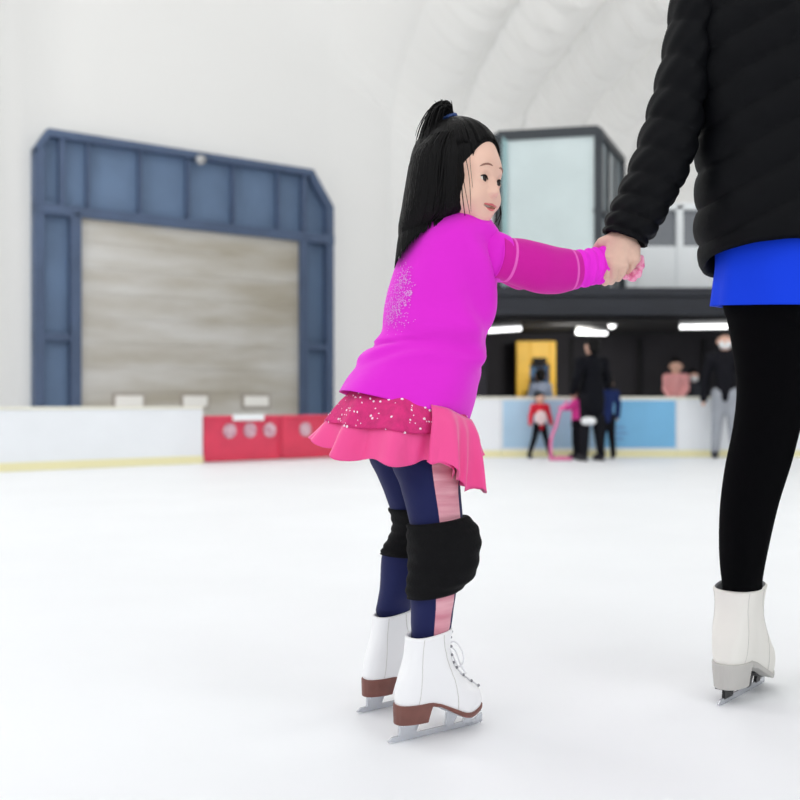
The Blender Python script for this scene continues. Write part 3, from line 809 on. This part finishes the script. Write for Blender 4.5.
# sleeve: darker padded part then bunched cuff
s1 = [sring((500,236),(494,278),2.078,.042), sring((510,238),(504,281),2.08,.043), sring((522,239),(519,287),2.09,.044), sring((540,243),(538,293),2.10,.044), sring((556,247),(556,294),2.12,.042), sring((568,249),(570,291),2.13,.038), sring((577,251),(580,287),2.14,.034)]
def sl_m(t, p): return 1 if (.16 < t < .185 or .83 < t < .86 or t > .97) else 0
g1 = loftgrid(s1, 40, 10); mb = MB(); mb.grid(g1, sl_m, wrap=True, caps=(True, True))
mb.build('elbow_sleeve', [M['pad_mag'], M['edge_pink']], girl)
s2 = [sring((572,250),(575,288),2.135,.034), sring((584,250),(587,286),2.145,.035), sring((594,248),(597,284),2.155,.034), sring((602,246),(605,282),2.16,.034), sring((607,247),(609,278),2.163,.033)]
g2 = loftgrid(s2, 40, 12, lambda T,PH,Gd: .0028*np.sin(T*34+1.2*np.sin(PH)+PH)*(1-T*.5)+.001*np.sin(PH*3+T*12))
cc = g2[-1].mean(0); g2 = np.concatenate([g2, [cc+(g2[-1]-cc)*.9], [cc+(g2[-1]-cc)*.85-V(.02,.008,0)]])
mb = MB(); mb.grid(g2, 0, wrap=True, caps=(True, True)); mb.build('cuff', M['cuff_pink'], girl)
mb = MB(); sdf_add(mb, [[(P(496,262,2.24),.036),(P(520,275,2.27),.034),(P(552,263,2.295),.026)]], .02, .006); mb.build('sleeve', M['pad_mag'], girl)

# leggings
hips = [ringpx((350,392),(468,410),2.13,.098,-.02), ringpx((362,418),(466,424),2.13,.105,-.01), ringpx((370,440),(463,438),2.12,.100), ringpx((376,456),(458,452),2.12,.085)]
lr = [ringpx((391,430),(464,430),2.09,.070), ringpx((392,462),(462,462),2.085,.066), ringpx((400,488),(461,486),2.07,.060), ringpx((408,514),(462,512),2.065,.052),
      ringpx((412,535),(462,535),2.06,.048), ringpx((412,560),(460,558),2.055,.046), ringpx((410,590),(456,588),2.055,.046), ringpx((410,606),(455,603),2.058,.044), ringpx((411,626),(452,622),2.06,.040), ringpx((413,646),(449,638),2.062,.036), ringpx((415,655),(448,650),2.062,.034)]
fr_ = [ringpx((368,430),(432,430),2.18,.066), ringpx((370,460),(432,460),2.185,.064), ringpx((384,492),(434,490),2.195,.055), ringpx((393,518),(436,514),2.205,.048),
      ringpx((391,536),(434,532),2.215,.044), ringpx((382,556),(426,552),2.22,.044), ringpx((379,590),(420,586),2.235,.042), ringpx((377,612),(410,607),2.25,.034), ringpx((384,632),(402,630),2.258,.020)]
def lg_w(T,PH,Gd): return .0022*np.sin(T*60+2*np.sin(PH*2))*(np.exp(-((T-.93)/.10)**2)+.6*np.exp(-((T-.1)/.1)**2))+.0012*np.sin(T*24+PH*2)
gl = loftgrid(lr, 56, 9, lg_w); gf2 = loftgrid(fr_, 48, 9, lg_w); gh = loftgrid(hips, 56, 6)
def stripe_near(t, p):
    c = math.cos(p)
    return 1 if (math.sin(p) < 0 and .14 < c < .88) else 0
leg = MB(); leg.grid(gh, 0, wrap=True, caps=(True, True)); leg.grid(gl, stripe_near, wrap=True, caps=(True, True)); leg.grid(gf2, lambda t, p: 1 if (math.sin(p) > .25 and math.cos(p) > .1) else 0, wrap=True, caps=(True, True))
leg.build('leggings', [M['navy'], M['stripe']], girl)
def kp(rings, label=None):
    def dsp(T,PH,Gd): return .004+.0022*np.sin(T*38+2*np.sin(PH))*.6+.001*np.sin(PH*4+T*9)
    g_ = loftgrid(rings, 48, 8, dsp); c0, c1 = g_[0].mean(0), g_[-1].mean(0)
    g_ = np.concatenate([[c0+(g_[0]-c0)*.9], g_, [c1+(g_[-1]-c1)*.9]])
    mb = MB(); mb.grid(g_, 0, wrap=True, caps=(True, True)); return mb.build('knee_pad', M['blackfab'], girl)
kp([ringpx((409,524),(466,516),2.06,.055), ringpx((409,532),(474,524),2.06,.058), ringpx((409,546),(479,538),2.055,.060), ringpx((409,562),(478,556),2.055,.060), ringpx((409,576),(474,574),2.055,.056), ringpx((408,588),(462,586),2.055,.052), ringpx((409,598),(456,591),2.055,.049)])
kp([ringpx((390,508),(444,506),2.205,.060), ringpx((394,522),(446,518),2.21,.058), ringpx((391,534),(444,530),2.215,.050), ringpx((385,546),(438,544),2.22,.048), ringpx((382,554),(430,556),2.22,.047)])

# skirt
def skirt_grid(t1, out, nrow, seed, amp=1.0):
    ph = np.arange(160)*2*PI/160; rows = []
    base = catmull(np.array([ringpx((355,384),(464,408),2.13,.100,-.018), ringpx((341,408),(470,424),2.13,.125,-.016), ringpx((328,430),(473,440),2.13,.145,-.0), ringpx((319,448),(473,450),2.13,.155,.022)]), 12)
    for i in range(nrow):
        t = t1*i/(nrow-1); k = t*(len(base)-1); a = int(min(k, len(base)-2)); w = k-a; q = base[a]*(1-w)+base[a+1]*w
        ruf = amp*t**1.3*((.022 if out == 0 else .016)*np.sin(ph*11+seed+1.5*np.sin(ph*2))+.006*np.sin(ph*19+seed*2))
        pos = q[:3]+np.outer(np.cos(ph), q[3:6])+np.outer(np.sin(ph), q[6:9])
        rd = pos-q[:3]; rd /= np.linalg.norm(rd, axis=1)[:, None]
        pos = pos+rd*(ruf+out*min(1, t*2.5)-.010*max(0, 1-t*3.5))[:, None]
        front = np.exp(-((np.angle(np.exp(1j*(ph-5.85))))/.38)**2)
        back = np.exp(-((np.angle(np.exp(1j*(ph-3.3))))/.6)**2)
        dz = t**1.5*(-.070*front+.022*back)+t**2*.006*np.sin(ph*11+seed+1.5*np.sin(ph*2)+1.5)
        pos[:, 2] += dz
        rows.append(pos)
    return np.array(rows)
gk = skirt_grid(1.0, .0, 30, .6)
mb = MB(); mb.grid(gk, 0, wrap=True); sk = mb.build('skirt', M['skirt'], girl, solid=.0012)
g3 = skirt_grid(.60, .006, 22, .6, 1.0)
mb = MB(); mb.grid(g3, 0, wrap=True); ov = mb.build('overskirt', M['skirt_mesh'], sk, solid=.001)
mb = MB(); n_ = 0
for k in range(230):
    i = rng.randint(6, 22); j = rng.randint(0, 160)
    p = g3[i, j]; c = g3[i].mean(0); nr_ = nrm(p-c); r = rng.uniform(.0012,.0033)
    e1 = nrm(np.cross(nr_, V(0,0,1))); e2 = np.cross(nr_, e1); p = p+nr_*.001
    a = [p+(e1*math.cos(q)+e2*math.sin(q))*r for q in np.linspace(0, 2*PI, 9)[:-1]]
    mb.raw(a+[p+nr_*r*.45], [(m_, (m_+1) % 8, 8) for m_ in range(8)])
o_ = mb.build('sequins', M['sequin'], ov, smooth=False); o_['kind'] = 'stuff'
# ragged frill hanging at the front
gF = skirt_grid(.97, .017, 26, .6, 1.0)
cols = [j for j in range(160) if 5.05 < 2*PI*j/160 < 6.05]
gF = gF[6:, cols, :].copy()
for i in range(gF.shape[0]):
    t = i/(gF.shape[0]-1)
    for j in range(len(cols)): u = j/(len(cols)-1); gF[i, j, 2] -= t*.010*math.sin(PI*min(1, u*.75))+.006*t*math.sin(u*22); gF[i, j, 1] -= .009*t*math.sin(u*24); gF[i, j, 0] += .005*t*math.sin(u*24+1)
mb = MB(); mb.grid(gF)
mb.build('frill', M['skirt'], sk, solid=.0012)

# skates
skate(girl, P(388,744.5,.68/.3415), P(484,722,.68/.319), 1.0, 1.12)
skate(girl, P(357,714,.68/.311), P(445,694,.68/.291), .97, 1.08)

# ================================================================== THE WOMAN
WB = V(*(P(745,690,2.33)[:2]), 0)
wom = empty('person', WB, 'adult in black quilted jacket, blue top and black leggings holding the girl\'s hand', 'person')
body = MB()
D0 = 2.22
hc = P(812,-215,D0)
tr = [[(P(805,290,D0),.12),(P(805,180,D0),.105),(P(805,60,D0),.11),(P(805,-20,D0),.09),(P(808,-90,D0),.052),(P(810,-150,D0),.050)],
      [(P(725,5,2.21),.03),(P(805,-20,D0),.08),(P(890,5,2.23),.03)],
      [(P(708,15,2.2),.034),(P(672,130,2.18),.034),(P(627,232,2.15),.026)],
      [(P(905,-10,2.24),.048),(P(930,130,2.24),.038),(P(925,240,2.18),.026)],
      [(P(770,290,2.22),.075),(P(768,420,2.24),.050),(P(750,500,2.27),.040),(P(743,600,2.315),.016),(P(743,640,2.32),.014)],
      [(P(850,290,2.22),.085),(P(862,420,2.24),.055),(P(862,500,2.27),.048),(P(870,600,2.29),.026),(P(870,650,2.29),.022)],
      [(hc+V(0,.01,.02),.088),(hc+V(.0,.03,-.05),.062)], [(hc+V(.0,.10,-.01),.012),(hc+V(0,.11,-.03),.014)], [(hc+V(-.085,.01,-.01),.015),(hc+V(.085,.01,-.01),.015)]]
sdf_add(body, tr, .035, .010)
# her left hand wrapped round the girl's hand
wp = [[(P(629,222,2.16),.027),(P(623,243,2.148),.024)],
      [(P(617,242,2.145),.018),(P(608,258,2.138),.0125)], [(P(621,243,2.140),.018),(P(614,264,2.128),.0125)],
      [(P(625,244,2.140),.018),(P(622,265,2.128),.0125)], [(P(633,249,2.145),.016),(P(634.5,259,2.135),.0125)]]
wf = [[(P(608,260,2.136),.0102),(P(607,275,2.140),.0098),(P(605,282,2.160),.0090),(P(607,276,2.188),.0080)],
      [(P(615.5,266,2.126),.0102),(P(614,276,2.134),.0098),(P(611,281,2.158),.0090),(P(613,276,2.190),.0080)],
      [(P(624.5,266,2.126),.0100),(P(622,272,2.134),.0096),(P(618,278,2.158),.0088),(P(621,274,2.190),.0080)],
      [(P(634,260,2.134),.0100),(P(631.5,266,2.142),.0090),(P(625,273,2.160),.0082),(P(628,270,2.186),.0074)]]
wt = [[(P(612,240,2.15),.016),(P(602,243,2.16),.0125),(P(597.5,248,2.182),.0105),(P(601,258,2.204),.0092),(P(606,266,2.206),.0080)]]
lo, hi = bounds(wp+wf+wt, .006)
def hsdf(X, Y, Z):
    d = chainsdf(wp, .012)(X, Y, Z)
    for c in wf: d = smin(d, chainsdf([c], .004)(X, Y, Z), .0018)
    return smin(d, chainsdf(wt, .004)(X, Y, Z), .010)
v, f = surfnet(hsdf, lo, hi, .0022); body.raw(v, f)
oh = P(924,262,2.17)
sdf_add(body, [[(P(925,240,2.18),.026),(oh,.026)]]+[[(oh+V(0,.02-.014*k,0),.012),(oh+V(-.004,.024-.016*k,-.045),.0105),(oh+V(-.02,.024-.016*k,-.075),.009)] for k in range(4)]+[[(oh+V(0,.02,.01),.012),(oh+V(-.01,.045,-.03),.010)]], .006, .004)
body.build('body', M['skin_a'], wom)
mb = MB(); sdf_add(mb, [[(hc+V(0,-.015,.03),.100),(hc+V(0,-.04,-.06),.075),(hc+V(0,-.06,-.2),.05)]], .03, .008); mb.build('hair', M['hair'], wom)

# jacket
jr = [ringpx((772,-118),(848,-118),D0,.075), ringpx((765,-96),(854,-96),D0,.080), ringpx((725,-72),(892,-72),D0,.10), ringpx((697,-35),(915,-35),D0,.125), ringpx((686,30),(914,30),D0,.14),
      ringpx((690,90),(908,90),D0,.14), ringpx((698,150),(905,150),D0,.14), ringpx((697,200),(905,200),D0,.142), ringpx((698,235),(906,235),D0,.143,-.015), ringpx((703,258),(904,256),D0,.143,-.035)]
xc = P(805,0,D0)[0]
def quilt(T,PH,Gd):
    q = (Gd[..., 2]+.50*abs(Gd[..., 0]-xc)*1.0)/.082
    s_ = abs(np.sin(q*PI)); return .0125*s_**.5-.009+.0012*np.sin(Gd[..., 0]*90+Gd[..., 2]*40)
gj = loftgrid(jr, 180, 24, quilt, ex=.9); cc = gj[-1].mean(0)
gj = np.concatenate([gj, [cc+(gj[-1]-cc)*.97-V(0,0,.012)], [cc+(gj[-1]-cc)*.93-V(0,0,.004)], [cc+(gj[-1]-cc)*.90+V(0,0,.03)]])
jk = MB(); jk.grid(gj, 0, wrap=True, caps=(True, False))
def jring(t, b, d, hd):
    a, c = P(t[0],t[1],d), P(b[0],b[1],d); return np.concatenate([(a+c)/2, (c-a)/2, V(0,1,0)*hd])
sl = [jring((676,-40),(730,-22),2.2,.060), jring((671,0),(714,16),2.2,.062), jring((664,45),(709,62),2.195,.062), jring((654,88),(704,106),2.19,.060), jring((643,126),(697,146),2.185,.058),
      jring((631,162),(685,180),2.175,.055), jring((618,192),(671,206),2.165,.051), jring((608,214),(658,230),2.155,.047), jring((604,230),(646,246),2.15,.042)]
def slq(T,PH,Gd): return .0085*abs(np.sin(T*PI*10.5+.12*np.sin(PH*2)))**.55-.006+.0012*np.sin(PH*9+T*70)
def sleeve(rings, ph=0):
    g_ = loftgrid(rings, 72, 14, slq); c1 = g_[-1].mean(0); dn = nrm(c1-g_[-20].mean(0))
    g_ = np.concatenate([g_, [c1+(g_[-1]-c1)*.93+dn*.004], [c1+(g_[-1]-c1)*.88-dn*.002], [c1+(g_[-1]-c1)*.84-dn*.03]])
    jk.grid(g_, 0, wrap=True, caps=(True, True))
sleeve(sl)
sleeve([jring((882,-22),(934,-40),2.24,.060), jring((898,16),(944,0),2.24,.062), jring((903,62),(952,50),2.24,.060), jring((905,120),(956,115),2.24,.058), jring((904,180),(952,180),2.22,.052), jring((905,240),(945,240),2.19,.042)])
jk.build('jacket', M['puffer'], wom)
# blue top
br = [ringpx((716,225),(896,225),D0,.118), ringpx((717,262),(896,260),D0,.122,-.01), ringpx((715,285),(898,285),D0,.126,.0), ringpx((713,306),(900,308),D0,.130,.008)]
gb = loftgrid(br, 90, 8, lambda T,PH,Gd: .004*np.sin(PH*9+2*np.sin(PH*2))*T); cc = gb[-1].mean(0)
gb = np.concatenate([gb, [cc+(gb[-1]-cc)*.98+V(0,0,.002)], [cc+(gb[-1]-cc)*.97+V(0,0,.04)]])
mb = MB(); mb.grid(gb, 0, wrap=True, caps=(True, False)); mb.build('blue_top', M['bluetop'], wom)
# leggings
lw = [ringpx((722,280),(812,280),2.22,.092), ringpx((727,310),(815,310),2.22,.088), ringpx((734,350),(816,350),2.225,.082), ringpx((738,390),(811,390),2.235,.074), ringpx((734,428),(800,424),2.245,.066),
      ringpx((726,468),(790,462),2.255,.064), ringpx((721,508),(777,504),2.265,.060), ringpx((720,550),(767,548),2.28,.052), ringpx((722,580),(762,578),2.30,.040), ringpx((725,600),(761,600),2.315,.034), ringpx((728,622),(758,622),2.32,.028)]
hp = [ringpx((722,262),(895,262),D0,.115), ringpx((722,290),(895,290),D0,.118), ringpx((728,318),(886,318),D0,.10), ringpx((745,335),(865,335),D0,.07)]
mb = MB(); mb.grid(loftgrid(hp, 64, 6), 0, wrap=True, caps=(True, True))
mb.grid(loftgrid(lw, 56, 9, lambda T,PH,Gd: .002*np.sin(T*70+2*np.sin(PH*2))*np.exp(-((T-.9)/.07)**2)), 0, wrap=True, caps=(True, True))
l2 = []
for k, r in enumerate(lw):
    r = r.copy(); t = k/(len(lw)-1); r[0] += .17+.10*t; l2.append(r)
mb.grid(loftgrid(l2, 56, 9), 0, wrap=True, caps=(True, True)); mb.build('leggings', M['legging'], wom)
hA, tA = P(718,707,.68/.304), P(768,680,.68/.277)
skate(wom, hA, tA, 1.10, 1.30, adult=True)
sh_ = V(.30,.02,0)
skate(wom, hA+sh_, tA+sh_, 1.10, 1.22, adult=True)

# ================================================================== BACKGROUND PEOPLE
def bg_person(px, feet_y, depth, H, face, top, pants, label, spread=.12, arms=None, hair_m='hair', mask=False, hood=False, coat=0, seated=False, z0=0, long_hair=False, boots='bg_boot', cat='person'):
    x = rx(px, depth); o = V(x, depth, z0); c, s_ = math.cos(face), math.sin(face)
    fx, rt = V(c, s_, 0), V(s_, -c, 0)
    r = empty('person', o, label, cat)
    def L(f_, s__, z): return o+fx*f_*H+rt*s__*H+V(0,0,z*H)
    sw = .105
    hz = .93
    leg = []
    hipz = .50
    if seated: hipz = .30
    for sg in (-1, 1):
        if seated: leg.append([(L(0,sg*.05,hipz),.05*H),(L(.24,sg*.06,hipz+.0),.038*H),(L(.25,sg*.06,.04),.026*H)])
        else: leg.append([(L(0,sg*.045,hipz),.05*H),(L(.01,sg*(.045+spread*.45),.28),.034*H),(L(-.01,sg*(.045+spread),.05),.024*H)])
    tz = hipz
    trunk = [[(L(0,0,tz),.062*H),(L(0,0,tz+.12),.058*H),(L(0,0,tz+.24),.066*H),(L(0,0,tz+.33),.03*H)], [(L(0,-sw,tz+.29),.03*H),(L(0,sw,tz+.29),.03*H)]]
    arm = []
    A = arms or [((.02,-.14,.17),(.05,-.14,.02)), ((.02,.14,.17),(.05,.14,.02))]
    hands = []
    for (sg, (el, ha)) in zip((-1, 1), A):
        sh = L(0,sg*sw,tz+.29); e_ = L(el[0],el[1],tz+el[2]); h_ = L(ha[0],ha[1],tz+ha[2])
        arm.append([(sh,.028*H),(e_,.022*H),(h_,.016*H)])
        dd = nrm(h_-e_); hands.append([(h_,.014*H),(h_+dd*.05*H,.012*H)])
    hd = tz+.42
    neck = [[(L(0,0,tz+.30),.03*H),(L(.005,0,tz+.38),.028*H)]]
    big = 1.0 if H > 1.3 else 1.32
    head = [[(L(-.005,0,hd+.01*big),.056*H*big),(L(.018,0,hd-.028*big),.042*H*big)], [(L(.058*big,0,hd),.008*H),(L(.066*big,0,hd-.014),.010*H)], [(L(0,-.056*big,hd-.005),.011*H),(L(0,.056*big,hd-.005),.011*H)]]
    h = .009 if H > 1.2 else .007
    mb = MB(); sdf_add(mb, trunk+arm+hands+leg+neck+head, .02*H, h, off=-.0); mb.build('body', M['skin_bg'], r)
    mb = MB(); tp = trunk+arm
    if coat: tp = tp+[[(L(0,0,tz+.1),.075*H),(L(0,0,tz-coat),.085*H)]]
    sdf_add(mb, tp, .03*H, h, off=.012*H+.004)
    if hood: sdf_add(mb, [[(L(-.05,-.03,tz+.35),.035*H),(L(-.05,.03,tz+.35),.035*H)]], .02, h)
    t_ = mb.build('top', M[top], r)
    mb = MB(); sdf_add(mb, leg+[[(L(0,-.03,tz),.06*H),(L(0,.03,tz),.06*H)]], .03*H, h, off=.007*H+.002); mb.build('trousers', M[pants], r)
    hr = [[(L(-.018,0,hd+.024*big),.060*H*big),(L(-.03,0,hd-.012*big),.048*H*big)]]
    if long_hair: hr.append([(L(-.045,0,hd-.02),.04*H*big),(L(-.06,0,hd-.13),.028*H)])
    if hair_m:
        mb = MB(); sdf_add(mb, hr, .02, h); mb.build('hair', M[hair_m], r)
    if mask:
        mb = MB(); sdf_add(mb, [[(L(.036*big,-.012,hd-.026*big),.034*H*big),(L(.036*big,.012,hd-.026*big),.034*H*big)]], .02, h); mb.build('face_mask', M['bg_mask'], r)
    for lg in leg:
        e = lg[-1][0]; q = V(e[0], e[1], z0)
        mb = MB(); sdf_add(mb, [[(q+V(0,0,.075*H),.030*H),(q+V(0,0,.045),.030*H),(q+fx*.085*H+V(0,0,.04),.022*H)]], .02, h)
        if not seated:
            fr = (q, fx, rt, V(0,0,1)); mb.prism(fr, [(-.05*H,.001),(.12*H,.001),(.12*H,.02),(.08*H,.03),(-.02*H,.03),(-.05*H,.02)], (-.003,.003))
        mb.build('ice_skate' if not seated else 'shoe', M[boots], r)
    return r

kid = bg_person(540, 457, 12.3, .80, -PI/2+.25, 'bg_red', 'bg_black', 'small distant child in red top with a pale bib and thin black legs', spread=.13, long_hair=True, arms=[((.0,-.15,.16),(.03,-.17,.04)),((.0,.15,.16),(.03,.17,.04))])
mb = MB(); c = kid.location; c = V(*c)+V(-.0,-.085,.50); v, f = surfnet(lambda X,Y,Z: ell(X,Y,Z,c,(.075,.02,.09)), c-.12, c+.12, .01); mb.raw(v, f); mb.build('bib', M['bg_white'], kid)
man = bg_person(592, 460, 11.75, 1.46, PI*.62, 'bg_black', 'bg_pants', 'distant man in long black coat standing with his back turned, by the blue boards', spread=.035, coat=.06, arms=[((-.02,-.15,.16),(.08,-.13,.05)),((.03,.16,.17),(.16,.13,.06))])
gl_ = MB(); sdf_add(gl_, [[(P(585,421,11.6),.045),(P(592,421,11.6),.045)]], .02, .01); gl_.build('mitten', M['bg_mask'], man)
pk = bg_person(577, 457, 12.2, .86, PI*.85, 'bg_pink', 'bg_pants', 'distant child in bright pink jacket at the side of the man in black', spread=.05, long_hair=True, arms=[((.08,-.13,.22),(.2,-.1,.22)),((.02,.15,.16),(.06,.14,.03))])
mr = bg_person(725, 452, 12.3, 1.56, -PI/2-.3, 'bg_hood', 'bg_grey', 'distant person in dark hooded top, white face mask and grey trousers, beside the woman\'s leg', spread=.03, mask=True, hood=True, arms=[((.0,-.15,.14),(.02,-.16,-.03)),((.0,.15,.14),(.02,.16,-.03))])
bg_person(676, 0, 14.8, 1.25, -PI/2-.3, 'bg_pinkish', 'bg_pants', 'distant seated spectator in pinkish clothes behind the right boards', seated=True, long_hair=True, arms=[((.03,-.12,.15),(.10,-.06,.05)),((.03,.12,.15),(.10,.06,.05))], z0=.32)
bg_person(693, 0, 14.9, 1.05, -PI/2, 'bg_dgrey', 'bg_pants', 'distant masked spectator in dark clothes seated low behind the right boards', seated=True, mask=True, arms=[((.03,-.12,.15),(.10,-.06,.05)),((.03,.12,.15),(.10,.06,.05))], z0=.32)
bg_person(607, 457, 12.2, 1.0, PI*.5, 'bg_navy', 'bg_pants', 'distant child in navy jacket half hidden at the right side of the man in black', spread=.03)
bg_person(540.5, 0, 16.05, 1.2, PI*.5, 'grey_fig', 'bg_dgrey', 'distant figure in grey standing in front of the blue doorway opening', spread=.02)
# bench for spectators
root = empty('bench', (rx(684,14.95), 14.95, 0), 'dark low bench under the two seated spectators', 'bench')
mb = MB(); mb.box(WF, (rx(664,14.95),rx(706,14.95)), (14.72,15.12), (.50,.53)); mb.build('seat', M['dark_steel'], root, smooth=False, bevel=.01)
for q in (666, 703):
    mb = MB(); mb.box(WF, (rx(q,14.95)-.03,rx(q,14.95)+.03), (14.76,15.08), (.301,.50)); mb.build('leg', M['dark_steel'], root, smooth=False)
mb = MB(); mb.box(WF, (3.5,5.2), (14.3,15.3), (0,.30)); tag(mb.build('trim_3', M['dark_wall'], None, smooth=False), kind='structure')
# pink skating aid
root = empty('skating_aid', (rx(558,12.1), 12.1, 0), 'pink tubular skating aid frame between the child in red and the man', 'skating aid')
q = lambda px, py, d_=12.1: P(px, py, d_)
for dd in (11.8, 12.0):
    mb = MB(); mb.tube(catmull(np.array([q(567,402,dd), q(560,412,dd), q(556,426,dd), q(551,440,dd), V(rx(551,dd),dd,.035)]), 5), .018, 8); mb.build('side_frame', M['aid_pink'], root)
    mb = MB(); mb.tube([V(rx(549,dd),dd,.02), V(rx(572,dd),dd,.02)], .018, 8); mb.build('runner', M['aid_pink'], root)
mb = MB(); mb.tube([q(567,402,11.8), q(567,402,12.0)], .018, 8); mb.build('handle', M['aid_pink'], root)
mb = MB(); mb.tube([q(556,426,11.8), q(556,426,12.0)], .015, 8); mb.build('crossbar', M['aid_pink'], root)

# ================================================================== LIGHT, CAMERA
def area(loc, size, power, rot=(0,0,0), col=(1,1,1)):
    l = bpy.data.lights.new('added_light', 'AREA'); l.shape = 'DISK'; l.size = size; l.energy = power; l.color = col
    o = bpy.data.objects.new('added_light', l); COL.objects.link(o); o.location = loc; o.rotation_euler = rot
for x, y, z, p in ((-3,-1,6.3,40), (3.5,-1,6.3,40), (-5,7,9,90), (1,7,6.5,60), (7,7,6.4,60)):
    area((x,y,z), 2.2, p)  # unseen overhead area lights, added to brighten the ice and figures
area((-9.5,8,2.0), 1.2, 800, (PI,0,0)); area((-7,-2,2.0), 1.2, 420, (PI,0,0)); area((9,10,2.6), 1.0, 130, (PI,0,0))  # unseen uplights, added to graze light across the membrane ridges
area((2.5,14.7,1.80), .5, 34, (1.05,0,0), (1,.97,.9))  # extra light added under the soffit to brighten the yellow doorway
wd = bpy.data.worlds.new('w'); SC.world = wd; wd.use_nodes = True
wd.node_tree.nodes['Background'].inputs[0].default_value = (.97,.985,1,1); wd.node_tree.nodes['Background'].inputs[1].default_value = 1.0
cam = bpy.data.cameras.new('camera'); co = bpy.data.objects.new('camera', cam); COL.objects.link(co)
co.location = (0,0,CAMZ); co.rotation_euler = (PI/2,0,0)
cam.sensor_width = 36; cam.lens = 45; cam.shift_y = (CY-400)/800
cam.dof.use_dof = True; cam.dof.focus_distance = 2.12; cam.dof.aperture_fstop = 3.2; cam.clip_end = 200
SC.camera = co
SC.view_settings.view_transform = 'Standard'; SC.view_settings.look = 'None'; SC.view_settings.gamma = 1
SC.view_settings.exposure = 0.0
